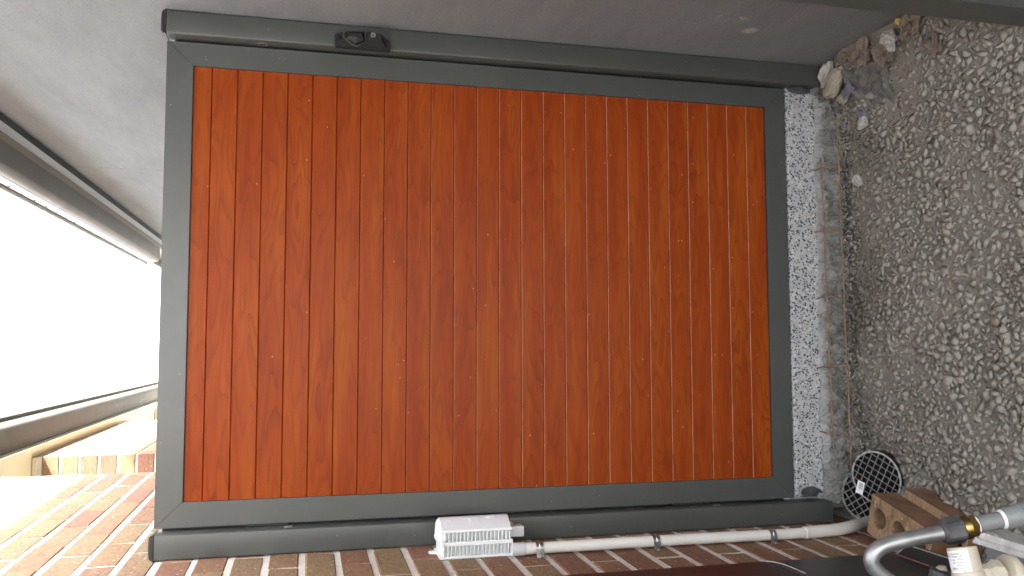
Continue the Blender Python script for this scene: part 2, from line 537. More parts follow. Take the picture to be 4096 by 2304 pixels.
M['greypvc'] = simple('grey_plastic_pipe', (0.20, 0.215, 0.215), 0.45, var=0.1, scale=25, dirt=((0.3, 0.3, 0.29), 60, 0.72))
M['seal'] = simple('white_seal', (0.75, 0.76, 0.77), 0.5, var=0.03)
M['beige'] = simple('beige_plastic', (0.50, 0.455, 0.37), 0.4, var=0.05, scale=14)
M['label'] = simple('white_label', (0.82, 0.83, 0.85), 0.45, var=0.02)
M['ink'] = simple('black_ink', (0.03, 0.03, 0.035), 0.6)
M['red'] = simple('red_plastic', (0.55, 0.03, 0.04), 0.35)
M['cream'] = simple('cream_paint', (0.56, 0.50, 0.34), 0.5, var=0.06, scale=8, dirt=((0.28, 0.22, 0.14), 40, 0.70))
M['gutter'] = simple('bronze_gutter_paint', (0.05, 0.044, 0.034), 0.62, var=0.12, scale=10, dirt=((0.02, 0.018, 0.016), 90, 0.70))
M['gutter_dark'] = simple('grey_brown_gutter_paint', (0.06, 0.055, 0.048), 0.5, var=0.1, scale=8)
M['lit_gutter_front'] = simple('sky_lit_gutter', (0.62, 0.61, 0.58), 0.3, var=0.05, scale=8)  # same gutter as the dark one; skylight on its front put into the colour
M['soffit_shade'] = simple('shaded_soffit_dark', (0.03, 0.032, 0.036), 0.6)  # soffit strip by the wall; its deep shade is put into the colour
M['moulding'] = simple('white_moulding_paint', (0.60, 0.62, 0.65), 0.4, var=0.04)
M['tan'] = simple('tan_fascia_paint', (0.20, 0.165, 0.11), 0.45, var=0.15, scale=9)
M['roof'] = simple('grey_roof_sheet', (0.22, 0.21, 0.2), 0.5)
M['path'] = simple('grey_concrete', (0.36, 0.36, 0.35), 0.9, var=0.15, scale=20, bump=0.3)
M['rubber'] = simple('torn_black_rubber', (0.055, 0.058, 0.068), 0.6, var=0.4, scale=50, bump=0.5)
M['rock'] = simple('sandstone', (0.31, 0.27, 0.21), 0.92, var=0.2, scale=18, bump=0.6, dirt=((0.16, 0.13, 0.1), 30, 0.66))
M['lump'] = simple('pale_mortar_lump', (0.40, 0.39, 0.365), 0.95, var=0.2, scale=40, bump=0.9)
M['clod'] = simple('brown_clay_clod', (0.19, 0.155, 0.12), 0.96, var=0.35, scale=40, bump=0.9)
M['yellow'] = simple('yellow_ochre_stone', (0.55, 0.42, 0.12), 0.9, var=0.15, scale=40, bump=0.4)
M['fabric'] = simple('torn_grey_geotextile', (0.13, 0.125, 0.118), 0.95, var=0.35, scale=60, bump=0.8)
M['bluegrey'] = simple('blue_grey_plastic_scrap', (0.14, 0.155, 0.185), 0.5, var=0.4, scale=30, bump=0.4)

def mat_clear():
    t = NT('dusty_clear_plastic')
    co = t.coord()
    n = t.noise(co, 55, 6, 0.7)
    t.col(t.ramp(n, [(0.35, (0.55, 0.53, 0.53)), (0.65, (0.85, 0.83, 0.84))]))
    t.b.inputs['Transmission Weight'].default_value = 0.5
    t.b.inputs['IOR'].default_value = 1.2
    t.rough(t.math('MULTIPLY_ADD', n, 0.3, 0.08))
    return t.mat
M['clear'] = mat_clear()

# ------------------------------------------------------------------ the setting
YL0, YL1 = -3.6, 7.5           # how far the rendered house and the eaves run
YB0 = -3.2                    # the brick house starts here, behind the left shoulder of the photographer

def zground(x, y):
    z = 0.095
    z += 0.085 * math.exp(-max(0.0, 0.132 - x) / 0.10) * min(1.0, max(0.0, (0.10 - y) / 0.25))   # soil banked against the rendered wall
    z -= 0.032 * math.exp(-max(0.0, -0.02 - y) / 0.08)                                               # trench along the broken slab
    if x < -0.85 and y > -0.6:
        z -= 0.03 * min(1, (-0.85 - x) / 0.25) * min(1, (y + 0.6) / 0.35)
    z += 0.014 * noise.noise((x * 5, y * 5, 1.3)) + 0.006 * noise.noise((x * 17, y * 17, 4.1))
    return z

# ground: one sheet, finely shaped in the passage, flat out to the horizon
g = NB()
xs = [-300, -20, -3.0] + list(np.linspace(-1.55, 0.33, 80)) + [2.5, 20, 300]
ys = [-300, -20, -4.0, -2.6] + list(np.linspace(-2.0, 0.04, 84)) + [0.3, 9, 30, 300]
gv = [[g.verts.new((x, y, zground(x, y) if (-1.6 < x < 0.35 and -2.1 < y < 0.05) else 0.02)) for y in ys] for x in xs]
for i in range(len(xs) - 1):
    for j in range(len(ys) - 1):
        g.faces.new((gv[i][j], gv[i + 1][j], gv[i + 1][j + 1], gv[i][j + 1]))
ground = part('ground', g, M['soil'], smooth=True, kind='structure')

# concrete path behind the gate: sawn face, broken lower edge
path = part('concrete_path', bx(-1.235, 0.128, 0.02, 9.0, 0.03, 0.252), M['path'], kind='structure')
sb = NB()
nx = 150
rows = [(0.254, 0.060), (0.2535, 0.006), (0.248, 0.0), (0.215, 0.0), (0.18, 0.0)]
vv = []
for i in range(nx + 1):
    x = -1.195 + 1.262 * i / nx
    e = 0.158 + 0.012 * noise.noise((x * 9, 0.3, 0)) + 0.006 * noise.noise((x * 40, 0.7, 0)) + 0.008 * (x + 0.56) * -0.3
    vv.append([sb.verts.new((x, y + 0.0, z)) for z, y in rows] + [sb.verts.new((x, 0.0, e)), sb.verts.new((x, 0.03, e - 0.004))])
for i in range(nx):
    for j in range(len(rows) + 1):
        sb.faces.new((vv[i][j], vv[i + 1][j], vv[i + 1][j + 1], vv[i][j + 1]))
part('sawn_face', sb, M['cut'], path)
rb = NB()
ny = 26
vv = []
for i in range(300 + 1):
    x = -1.215 + 1.29 * i / 300
    row = []
    for j in range(ny + 1):
        t = j / ny
        z = 0.172 - 0.155 * t
        bulge = -0.002 - 0.014 * math.sin(min(1, t * 2.2) * math.pi / 2) - 0.045 * t * t
        pv = Vector((x * 0.8 + z * 0.6, z * 0.8 - x * 0.6, 0.37 + x * 0.3))
        lumps = 0.024 * noise.fractal(pv * 21, 0.7, 2.1, 5) + 0.010 * noise.fractal(pv * 83, 0.8, 2.0, 3)
        fade = min(1, t * 5)
        row.append(rb.verts.new((x + 0.004 * noise.noise((x * 60, z * 60, 9)), 0.012 * (1 - fade) + bulge * fade + lumps * fade, z + 0.004 * noise.noise((x * 80, z * 30, 11)))))
    vv.append(row)
for i in range(300):
    for j in range(ny):
        rb.faces.new((vv[i][j], vv[i + 1][j], vv[i + 1][j + 1], vv[i][j + 1]))
part('broken_edge', rb, M['broken'], path, smooth=False)

# ---- crushed rock: thousands of small stones, one mass
def stone_protos(n):
    out = []
    for k in range(n):
        b = NB()
        npt = random.randint(8, 11)
        ax = (1.0, random.uniform(0.6, 0.95), random.uniform(0.28, 0.5))
        for _ in range(npt):
            v = Vector((random.uniform(-1, 1), random.uniform(-1, 1), random.uniform(-1, 1)))
            v /= max(abs(v.x), abs(v.y), abs(v.z)) ** 0.75 * v.length ** 0.25
            b.verts.new([v[i] * ax[i] * random.uniform(0.8, 1.0) for i in range(3)])
        r_ = bmesh.ops.convex_hull(b, input=b.verts[:])
        bmesh.ops.delete(b, geom=[v for v in b.verts if not v.link_faces], context='VERTS')
        bmesh.ops.triangulate(b, faces=b.faces[:])
        bmesh.ops.recalc_face_normals(b, faces=b.faces[:])
        b.verts.index_update()
        out.append((np.array([v.co[:] for v in b.verts]), np.array([[v.index for v in f.verts] for f in b.faces])))
        b.free()
    return out
PROT = stone_protos(28)
V, F, off = [], [], 0
cells = {}
def free(x, y, r, k):
    cx_, cy_ = int(x / 0.03), int(y / 0.03)
    for i in range(cx_ - 2, cx_ + 3):
        for j in range(cy_ - 2, cy_ + 3):
            for (a, b, s) in cells.get((i, j), ()):
                if (a - x) ** 2 + (b - y) ** 2 < (k * (r + s)) ** 2: return False
    cells.setdefault((cx_, cy_), []).append((x, y, r))
    return True
def add_stone(x, y, r, lift, tilt):
    global off
    lift -= 0.0036 * max(0.0, min(1.0, (noise.noise((x * 4.3, y * 4.3, 21.0)) + 0.05) * 3.0)) * min(1.0, r / 0.009)   # sunk in dust in places
    p, f = PROT[random.randrange(len(PROT))]
    e = Euler((random.gauss(0, tilt), random.gauss(0, tilt), random.uniform(0, 6.28))).to_matrix()
    q = (p * r) @ np.array(e).T + np.array((x, y, zground(x, y) + lift))
    V.append(q); F.append(f + off); off += len(q)
X0, X1, Y0, Y1 = -1.262, 0.124, -1.75, -0.015
def dens(x, y):                                    # finer, dustier patches between the stones
    return noise.noise((x * 3.1, y * 3.1, 7.7)) + (0.55 if y < -0.42 else 0.0) - (0.5 if y > -0.13 else 0)
def ok(x, y, r): return X0 + r < x < X1 - r and y < Y1 - r
for _ in range(26000):                              # the larger stones
    x, y = random.uniform(X0, X1), random.uniform(Y0, Y1)
    d = dens(x, y)
    r = random.uniform(0.0085, 0.0175) * (1.0 + 0.2 * max(-0.6, min(0.8, d)))
    if d < -0.2 and random.random() < 0.75: continue
    if ok(x, y, r) and free(x, y, r, 0.50):
        add_stone(x, y, r, r * 0.12 + random.uniform(0, 0.003), 0.24)
for _ in range(22000):                             # the middling ones that fill in
    x, y = random.uniform(X0, X1), random.uniform(Y0, Y1)
    r = random.uniform(0.0045, 0.0080)
    if y < -1.1 and random.random() < 0.5: continue
    if ok(x, y, r) and free(x, y, r, 0.58): add_stone(x, y, r, r * 0.16, 0.4)
cells.clear()
for _ in range(16000):                             # chips and grit in every gap
    x, y = random.uniform(X0, X1), random.uniform(-1.1, Y1)
    r = random.uniform(0.0026, 0.0062)
    if ok(x, y, r) and free(x, y, r, 0.7): add_stone(x, y, r, r * 0.15, 0.7)
for _ in range(900):                               # crumbs of broken concrete caught on the rough edge
    x = random.uniform(-1.19, 0.06); t_ = random.random() ** 1.5
    y = -0.035 - 0.075 * t_; r = random.uniform(0.004, 0.011)
    add_stone(x, y, r, (0.105 - zground(x, y)) * (1 - t_) * 0.75 + r * 0.3, 0.6)
me = bpy.data.meshes.new('gravel')
V = np.concatenate(V); F = np.concatenate(F)
me.vertices.add(len(V)); me.vertices.foreach_set('co', V.astype(np.float32).ravel())
me.loops.add(F.size); me.loops.foreach_set('vertex_index', F.astype(np.int32).ravel())
me.polygons.add(len(F)); me.polygons.foreach_set('loop_start', np.arange(0, F.size, 3, dtype=np.int32))
me.update(calc_edges=True)
me.materials.append(M['stone'])
link('gravel', me, label='grey crushed rock covering the ground in front of the gate', cat='gravel', kind='stuff')

# ------------------------------------------------------------------ brick house (left in the place, low in the picture)
house = thing('brick_house', 'brick house wall with cream joints, eave and gutter beside the gate', 'house', (-1.27, 0.0, 0.05))
ZB, BH, BL = 1.7863, 0.086, 0.2305 + 0.0065
def xw(y): return -1.267 + 0.0135 * y
wl = NB()
yw = [YB0, 1.44]
for (a, b) in ((YB0, 1.438),):
    P = [(xw(a) - 0.0024, a), (xw(b) - 0.0024, b), (xw(b) - 0.25, b), (xw(a) - 0.25, a)]
    prism(P, 'z', 0.0, 2.953, wl)
wall = part('wall', wl, M['mortar'], house)

def brick_variants(lx, ly, lz, n):
    out = []
    for k in range(n):
        b = NB()
        box(b, -lx, 0, -ly / 2, ly / 2, -lz / 2, lz / 2, bev=0.0028, seg=1)
        for v in b.verts:
            v.co += Vector((random.uniform(-0.0012, 0.0008), random.uniform(-0.0012, 0.0012), random.uniform(-0.0013, 0.0013)))
        out.append(mesh('brick', b, M['brick']))
    return out
BV = brick_variants(0.03, 0.228, 0.0715, 7)
stuff_bricks = NB()
PERP0 = 0.7782                  # joints of the course just above course line 5
for k in range(-13, 21):
    zc = ZB - (k - 0.5) * BH     # the course above line k
    if zc > 2.92 or zc < 0.04: continue
    off_ = PERP0 if (k % 2) == 1 else PERP0 + BL / 2
    j0 = math.ceil((YB0 - off_) / BL)
    y = off_ + j0 * BL
    while y < 1.42:
        ya, yb = y + 0.005, y + BL - 0.005
        if yb > 1.436: yb = 1.436
        yc = (ya + yb) / 2
        if yb - ya > 0.05:
            near = (-0.72 < yc < 0.12 or (yc >= 0.12 and zc > 1.93))
            mw = Matrix.Translation((xw(yc) + random.uniform(-0.0015, 0.0012), yc, zc + random.uniform(-0.001, 0.001))) @ Euler((random.uniform(-0.004, 0.004), 0, -0.0135)).to_matrix().to_4x4()
            if yb - ya < 0.22: mw = mw @ Matrix.Diagonal((1, (yb - ya) / 0.228, 1, 1))
            if near and yc > -0.75:
                link('brick', BV[random.randrange(7)], wall, mw)
            elif yc > -1.6 or zc > 1.2:
                bb = NB(); bb.from_mesh(BV[random.randrange(7)])
                merge(stuff_bricks, bb, mw)
        y += BL
part('hidden_brickwork', stuff_bricks, M['brick'], wall, kind='stuff')

# the wall goes on beyond a recess, flush with the near wall
XF, YF0, YF1 = -1.262, 2.22, 4.34
fw_ = NB()
box(fw_, XF - 0.45, XF - 0.005, YF0 + 0.005, YF1, 0.0, 2.9625)
box(fw_, -2.2, -1.75, 1.0, 7.4, 0.0, 2.9615)
box(fw_, XF - 0.45, XF - 0.005, 5.6, 7.4, 0.0, 2.9625)
far_wall = part('far_wall', fw_, M['mortar'], house)
FB = brick_variants(0.11, 0.228, 0.0755, 5)
CB = brick_variants(0.23, 0.110, 0.0755, 4)
for k in range(-13, -2):
    zc = ZB - (k - 0.5) * BH + 0.028
    if zc > 2.94: continue
    y = YF0
    if k % 2:
        link('brick', CB[random.randrange(4)], far_wall, Matrix.Translation((XF, y + 0.055, zc)))
        y += 0.12
    while y + 0.23 < YF1 + 0.02:
        link('brick', FB[random.randrange(5)], far_wall, Matrix.Translation((XF + random.uniform(-0.001, 0.001), y + 0.114, zc)))
        y += 0.24

# eave: soffit lining, fascia, gutter
SOF = 2.966
part('soffit', bx(-2.2, -1.2325, YB0, YL1, SOF, SOF + 0.012), M['cream'], house)
part('soffit_bead', bx(-1.74, XF, YF0 - 0.020, YF0 - 0.001, SOF - 0.024, SOF - 0.001, bev=0.004), M['cream'], house)
part('fascia', bx(-1.232, -1.210, YB0, YL1, 2.945, 3.13), M['cream'], house)
arc = [(-1.112 + 0.020 * math.sin(a), 3.015 - 0.020 * math.cos(a)) for a in [k * math.pi / 2 / 6 for k in range(7)]]
gut = [(-1.2085, 2.988), (-1.16, 2.9875)] + arc + [(-1.092, 3.105), (-1.074, 3.105), (-1.070, 3.112), (-1.074, 3.122), (-1.098, 3.122), (-1.098, 3.095)] + [(x - 0.004, z + 0.004) for x, z in arc[::-1][1:]] + [(-1.2085, 2.994)]
gl = part('gutter', prism(gut, 'y', YB0, YL1), M['gutter'], house, smooth=True)
# roof sheet
part('roof', prism([(-1.16, 3.13), (-1.16, 3.15), (-4.6, 4.75), (-4.6, 4.73)], 'y', YB0, YL1), M['roof'], house)

# ------------------------------------------------------------------ rendered house (right in the place, top of the picture)
rh = thing('rendered_house', 'grey cement rendered house wall under a narrow eave with gutter', 'house', (0.2, 0.0, 0.05))
XR = 0.132
part('wall', bx(XR, 0.40, YL0, 6.7, 0.0, 2.81), M['render'], rh)
YE = 6.6
part('shadow_gap', bx(0.090, XR + 0.05, YL0, YE, 2.812, 2.83), M['soffit_shade'], rh)
mp_ = [(0.052, 2.80)]
for k in range(5):
    x = 0.055 + k * 0.0075
    mp_ += [(x, 2.797 + 0.0004 * k), (x + 0.002, 2.7935 + 0.0004 * k), (x + 0.005, 2.7935 + 0.0004 * k), (x + 0.0065, 2.797 + 0.0004 * k)]
mp_ += [(0.0935, 2.803), (0.0935, 2.8115), (0.052, 2.8115)]
part('eave_moulding', prism(mp_, 'y', YL0, YE), M['moulding'], rh)
part('fascia', bx(0.018, 0.0515, YL0, YE, 2.792, 2.96), M['tan'], rh)
arc2 = [(-0.062 - 0.030 * math.sin(a), 2.815 - 0.030 * math.cos(a)) for a in [k * math.pi / 2 / 6 for k in range(7)]]
g2 = [(0.0165, 2.785)] + arc2 + [(-0.094, 2.868), (-0.106, 2.868), (-0.112, 2.874), (-0.112, 2.884), (-0.104, 2.890), (-0.090, 2.888), (-0.0895, 2.86)] + [(x + 0.004, z + 0.004) for x, z in arc2[::-1][1:]] + [(0.0165, 2.789)]
rg = part('gutter', prism(g2, 'y', YL0, 4.50), M['gutter_dark'], rh, smooth=True)
part('lit_gutter_front', prism([(-0.0925, 2.826), (-0.0950, 2.8260), (-0.0975, 2.866), (-0.0945, 2.8675)], 'y', YL0, 4.495), M['lit_gutter_front'], rg)
part('stop_end', prism([(0.0165, 2.786)] + arc2 + [(-0.094, 2.872), (0.0165, 2.872)], 'y', 4.50, 4.503), M['tan'], rg)
ov = NB(); box(ov, -0.003, 0.003, -0.008, 0.008, -0.004, 0.004, bev=0.001, seg=1)
ovm = mesh('overflow_slot', ov, M['hole'])
for i in range(22):
    link('overflow_slot', ovm, rg, Matrix.Translation((-0.0955, 0.9 + i * 0.165, 2.858)))
part('roof', prism([(-0.06, 2.90), (-0.06, 2.92), (2.1, 4.125), (4.4, 2.92), (4.4, 2.90), (2.1, 4.105)], 'y', YL0, 6.7), M['roof'], rh)
part('gable', prism([(0.41, 0.0), (3.9, 0.0), (3.9, 2.9), (2.1, 3.70), (0.41, 2.96)], 'y', YL0 + 0.1, 6.65), M['render'], rh)

# ------------------------------------------------------------------ gate
FR = 0.0664
GX0, GX1 = -1.1328 - 0.0632, 0.0620            # leaf
PX0, PX1 = -1.1328, 0.0                         # panel opening
PZ1, PZ0 = 1.9972, 0.3270
GZ1, GZ0 = 2.0636, 0.2606
gate = thing('gate', 'side gate with horizontal cherry wood look slats in a grey metal frame', 'gate', ((PX0 + PX1) / 2, 0.02, GZ0))
def frame_piece(pts):
    b = NB()
    A = [b.verts.new((x, 0.0, z)) for x, z in pts]
    B = [b.verts.new((x, 0.040, z)) for x, z in pts]
    b.faces.new(A); b.faces.new(B[::-1])
    for i in range(4): b.faces.new((A[i], A[(i + 1) % 4], B[(i + 1) % 4], B[i]))
    bmesh.ops.bevel(b, geom=b.edges[:], offset=0.0011, segments=2, affect='EDGES')
    return b
h = 0.00015
part('top_rail', frame_piece([(GX0 + h, GZ1), (GX1 - h, GZ1), (PX1 - h, PZ1), (PX0 + h, PZ1)]), M['metal'], gate)
part('bottom_rail', frame_piece([(GX0 + h, GZ0), (GX1 - h, GZ0), (PX1 - h, PZ0), (PX0 + h, PZ0)]), M['metal'], gate)
part('stile', frame_piece([(GX0, GZ1 - h), (PX0, PZ1 - h), (PX0, PZ0 + h), (GX0, GZ0 + h)]), M['metal'], gate)
part('stile', frame_piece([(GX1, GZ1 - h), (PX1, PZ1 - h), (PX1, PZ0 + h), (GX1, GZ0 + h)]), M['metal'], gate)
PIT = 0.065
edges = [PZ1] + [1.95 - k * PIT for k in range(25)] + [PZ0]
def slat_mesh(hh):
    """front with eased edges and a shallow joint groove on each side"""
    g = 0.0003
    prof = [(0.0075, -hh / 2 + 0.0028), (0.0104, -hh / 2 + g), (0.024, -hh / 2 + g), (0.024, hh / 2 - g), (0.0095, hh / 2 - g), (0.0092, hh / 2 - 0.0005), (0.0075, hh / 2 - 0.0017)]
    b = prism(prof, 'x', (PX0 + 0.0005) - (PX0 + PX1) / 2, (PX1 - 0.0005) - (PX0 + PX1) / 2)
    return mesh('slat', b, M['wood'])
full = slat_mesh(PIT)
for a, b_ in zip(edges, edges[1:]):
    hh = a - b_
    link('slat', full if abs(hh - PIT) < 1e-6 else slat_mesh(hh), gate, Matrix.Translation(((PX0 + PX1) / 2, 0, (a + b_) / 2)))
part('backing', bx(PX0 - 0.01, PX1 + 0.01, 0.0245, 0.032, PZ0 - 0.01, PZ1 + 0.01), M['hole'], gate)

def gate_post(x0, x1, z0, z1, label, inner, slots):
    p = thing('gate_post', label, 'post', ((x0 + x1) / 2, 0, z0), 'posts either side of the gate')
    b = NB()
    box(b, x0, x1, -0.041, 0.024, z0, z1)
    ve = [e for e in b.edges if abs(e.verts[0].co.z - e.verts[1].co.z) > 0.5]
    bmesh.ops.bevel(b, geom=ve, offset=0.0045, segments=4, profile=0.5, affect='EDGES')
    part('post', b, M['metal'], p, smooth=True)
    cb_ = NB()
    box(cb_, x0 - 0.0012, x1 + 0.0012, -0.0422, 0.0252, z1, z1 + 0.0042, bev=0.0018)
    cap = part('cap', cb_, M['cap'], p)
    dm = NB()
    n = 10
    for s in range(1):
        prof = [(0.0, 0.030), (0.005, 0.029), (0.009, 0.024), (0.012, 0.014), (0.0125, 0.0)]
        rings = []
        for d, r_ in prof:
            rings.append([dm.verts.new(((x0 + x1) / 2 + r_ * 1.02 * a, -0.0085 + r_ * 1.02 * c, z1 + 0.0042 + d)) for a, c in ((-1, -1), (1, -1), (1, 1), (-1, 1))])
        for a, b2 in zip(rings, rings[1:]):
            for k in range(4): dm.faces.new((a[k], a[(k + 1) % 4], b2[(k + 1) % 4], b2[k]))
    part('cap_dome', dm, M['black'], cap)
    for (zc, ln) in slots:                               # routed slots in the face towards the leaf
        b = NB()
        hw = 0.008
        pts = []
        for a in range(9): pts.append((-0.013 + hw * math.cos(math.pi * a / 8), zc + ln / 2 + hw * math.sin(math.pi * a / 8)))
        for a in range(9): pts.append((-0.013 + hw * math.cos(math.pi + math.pi * a / 8), zc - ln / 2 + hw * math.sin(math.pi + math.pi * a / 8)))
        xi = x1 if inner > 0 else x0
        prism(pts, 'x', xi - 0.0006, xi + 0.0006, b)
        s_ = part('slot', b, M['hole'], p)
        rim = tube([(xi + inner * 0.0004, y_, z_) for y_, z_ in pts] + [(xi + inner * 0.0004, pts[0][0], pts[0][1])], 0.0007, 5)
        part('slot_rim', rim, M['edge'], s_)
    return p
gate_post(-1.2665, -1.2035, 0.156, 2.056, 'dark grey metal gate post against the brick wall', +1, [(1.736, 0.006), (0.52, 0.004)])
postR = gate_post(0.0675, 0.1305, 0.162, 2.060, 'dark grey metal gate post carrying the black latch against the rendered wall', -1, [(1.823, 0.006)])
part('gap_blocker', bx(-1.245, -1.182, 0.0412, 0.046, 0.27, 2.05), M['metal'], bpy.data.objects['gate_post'])  # added behind the gaps beside the leaf, to keep them dark
part('gap_blocker', bx(0.048, 0.115, 0.0412, 0.046, 0.27, 2.05), M['metal'], postR)
# hinges in the gap
for i, zc in enumerate((1.79, 0.60)):
    hb = NB()
    box(hb, -1.2032, -1.1965, 0.004, 0.034, zc - 0.055, zc + 0.055, bev=0.001, seg=1)
    part('hinge', hb, M['black'], gate)

# ------------------------------------------------------------------ latch
latch = thing('gate_latch', 'black plastic gate latch with keyed chrome lock on the post', 'latch', (0.09, -0.041, 1.488))
outl = [(0.0975, 1.6355), (0.0665, 1.6355), (0.0635, 1.633), (0.0615, 1.490), (0.064, 1.4875), (0.082, 1.4875), (0.0925, 1.4925), (0.1035, 1.5065), (0.1095, 1.5195), (0.1115, 1.552), (0.1095, 1.598), (0.1035, 1.616), (0.1005, 1.632)]
def loft(polys, bm=None):
    bm = bm or NB()
    rg_ = [[bm.verts.new((x, y, z)) for x, z in P] for y, P in polys]
    n = len(rg_[0])
    for a, b in zip(rg_, rg_[1:]):
        for k in range(n): bm.faces.new((a[k], a[(k + 1) % n], b[(k + 1) % n], b[k]))
    bm.faces.new(rg_[0][::-1]); bm.faces.new(rg_[-1])
    return bm
cxz = (sum(x for x, z in outl) / len(outl), sum(z for x, z in outl) / len(outl))
def shrink(P, s, sz=None, dx=0.0):
    sz = sz or s
    return [(cxz[0] + (x - cxz[0]) * s + dx, cxz[1] + (z - cxz[1]) * sz) for x, z in P]
part('body', loft([(-0.0405, outl), (-0.052, shrink(outl, 0.99)), (-0.055, shrink(outl, 0.93, 0.97))]), M['black'], latch)
# raised block with the lock, chamfered wing below it
part('lock_block', loft([(-0.0545, [(0.072, 1.553), (0.068, 1.497), (0.086, 1.497), (0.106, 1.517), (0.109, 1.553)]), (-0.068, [(0.084, 1.550), (0.081, 1.514), (0.090, 1.511), (0.103, 1.520), (0.106, 1.550)])]), M['black'], latch)
part('thumb_slide', loft([(-0.0545, [(0.071, 1.580), (0.084, 1.609), (0.105, 1.606), (0.107, 1.558), (0.083, 1.556)]), (-0.060, [(0.074, 1.580), (0.086, 1.605), (0.1035, 1.602), (0.105, 1.562), (0.085, 1.560)]), (-0.067, [(0.089, 1.580), (0.090, 1.600), (0.0985, 1.600), (0.099, 1.565), (0.090, 1.563)])]), M['cap'], latch)
part('thumb_rim', tube([(0.110, -0.056, 1.612), (0.090, -0.057, 1.613), (0.072, -0.057, 1.592), (0.067, -0.057, 1.578), (0.081, -0.058, 1.553), (0.110, -0.058, 1.554)], 0.0016, 6), M['nut'], latch)
kc = part('lock_cylinder', lathe((0.0965, -0.066, 1.5355), (0.0965, -0.075, 1.5355), [(0, 0.0078), (0.0055, 0.0078), (0.0065, 0.0070)], 20), M['chrome'], latch, smooth=True)
part('keyhole', bx(0.0922, 0.1005, -0.0735, -0.0724, 1.5346, 1.5364), M['hole'], kc)
part('screw_hole', lathe((0.088, -0.054, 1.6225), (0.088, -0.0562, 1.6225), [(0, 0.0058), (0.0015, 0.0058)], 14), M['hole'], latch)
part('screw_hole', lathe((0.088, -0.054, 1.4955), (0.088, -0.0558, 1.4955), [(0, 0.005), (0.0015, 0.005)], 14), M['hole'], latch)

# ------------------------------------------------------------------ white utility box on the brick wall
ub = thing('utility_box', 'white ribbed plastic cable enclosure mounted on the brick wall', 'utility box', (-1.27, -0.14, 1.18))
zt, zb_ = 1.366, 1.181
ya, yb2 = -0.1885, -0.088
XB = -1.269
xm = -1.2325
xl_ = -1.2015
# base half, lid half, arched cover
part('base', bx(XB, xm - 0.001, ya + 0.016, yb2 - 0.002, zb_ + 0.004, zt - 0.004, bev=0.002), M['white'], ub)
part('base_flange', bx(XB, XB + 0.006, ya - 0.001, yb2 + 0.003, zb_, zt + 0.001, bev=0.0015), M['white'], ub)
part('seam_flange', bx(xm - 0.005, xm + 0.005, ya - 0.001, yb2 + 0.003, zb_ - 0.001, zt + 0.001, bev=0.0015), M['white'], ub)
arcl = [(xl_ + 0.025 * math.sin(math.pi * k / 14), ya + 0.004 + (yb2 - ya - 0.006) * k / 14) for k in range(15)]
lidp = [(xm + 0.001, ya + 0.018), (xl_ - 0.004, ya + 0.016)] + arcl + [(xm + 0.001, yb2 - 0.004)]
lid = part('lid', prism(lidp, 'z', zb_ + 0.004, zt - 0.004), M['white'], ub)
arc_o = [(x + 0.0016, y) for x, y in arcl]
part('cover', prism(arc_o + arcl[::-1], 'z', zb_ + 0.003, zt - 0.005), M['lid'], lid, smooth=True)
part('cover_rim', bx(xl_ - 0.003, xl_ + 0.0045, ya - 0.002, ya + 0.006, zb_ + 0.001, zt - 0.001, bev=0.0018), M['white'], lid)
fin = NB()
prism([(xm + 0.004, ya + 0.001), (xm + 0.004, ya + 0.019), (xl_ - 0.001, ya + 0.019), (xl_ - 0.001, ya + 0.0005), (xm + 0.014, ya - 0.0005)], 'z', -0.0013, 0.0013, fin)
finm = mesh('fin', fin, M['white'])
fin2 = NB()
prism([(XB + 0.004, ya + 0.0065), (XB + 0.004, ya + 0.019), (xm - 0.004, ya + 0.019), (xm - 0.004, ya - 0.001), (xm - 0.016, ya + 0.0005)], 'z', -0.0013, 0.0013, fin2)
fin2m = mesh('fin', fin2, M['white'])
for i in range(18):
    z = zt - 0.012 - i * 0.00975
    link('fin', finm, ub, Matrix.Translation((0, 0, z)))
    link('fin', fin2m, ub, Matrix.Translation((0, 0, z + 0.003)))
# fins over the top end
for i in range(9):
    y = ya + 0.012 + i * 0.0098
    b = NB()
    prism([(xm + 0.004, zt - 0.006), (xm + 0.004, zt + 0.0015), (xl_ + 0.022 * math.sin(math.pi * (y - ya) / (yb2 - ya)), zt - 0.001), (xl_ + 0.022 * math.sin(math.pi * (y - ya) / (yb2 - ya)), zt - 0.006)], 'y', y - 0.0011, y + 0.0011, b)
    part('end_fin', b, M['white'], ub)
for (y0_, z0_, s) in ((yb2 - 0.03, zt, 1), (ya + 0.03, zb_, -1)):
    b = NB()
    prism([(y0_ - 0.014, z0_ - 0.002 * s), (y0_ + 0.014, z0_ - 0.002 * s), (y0_ + 0.006, z0_ + 0.019 * s), (y0_ - 0.006, z0_ + 0.019 * s)], 'x', XB, XB + 0.006, b, bev=0.001)
    part('mounting_lug', b, M['white'], ub)
part('latch_tab', bx(xm - 0.006, xm + 0.010, ya - 0.004, ya + 0.004, zt - 0.009, zt - 0.001, bev=0.001), M['white'], ub)
part('cable_port', bx(-1.232, -1.205, -0.150, -0.116, 1.140, 1.183, bev=0.003), M['lid'], ub)
part('cable_port', bx(-1.228, -1.204, -0.112, -0.086, 1.160, 1.183, bev=0.003), M['lid'], ub)
part('conduit_spigot', lathe((-1.252, -0.196, 1.186), (-1.252, -0.196, 1.150), [(0, 0.0165), (0.034, 0.0165), (0.036, 0.0155)], 22), M['lid'], ub, smooth=True)
def lid_x(y): return xl_ + 0.025 * math.sin(math.pi * (y - ya - 0.004) / (yb2 - ya - 0.006)) + 0.0020
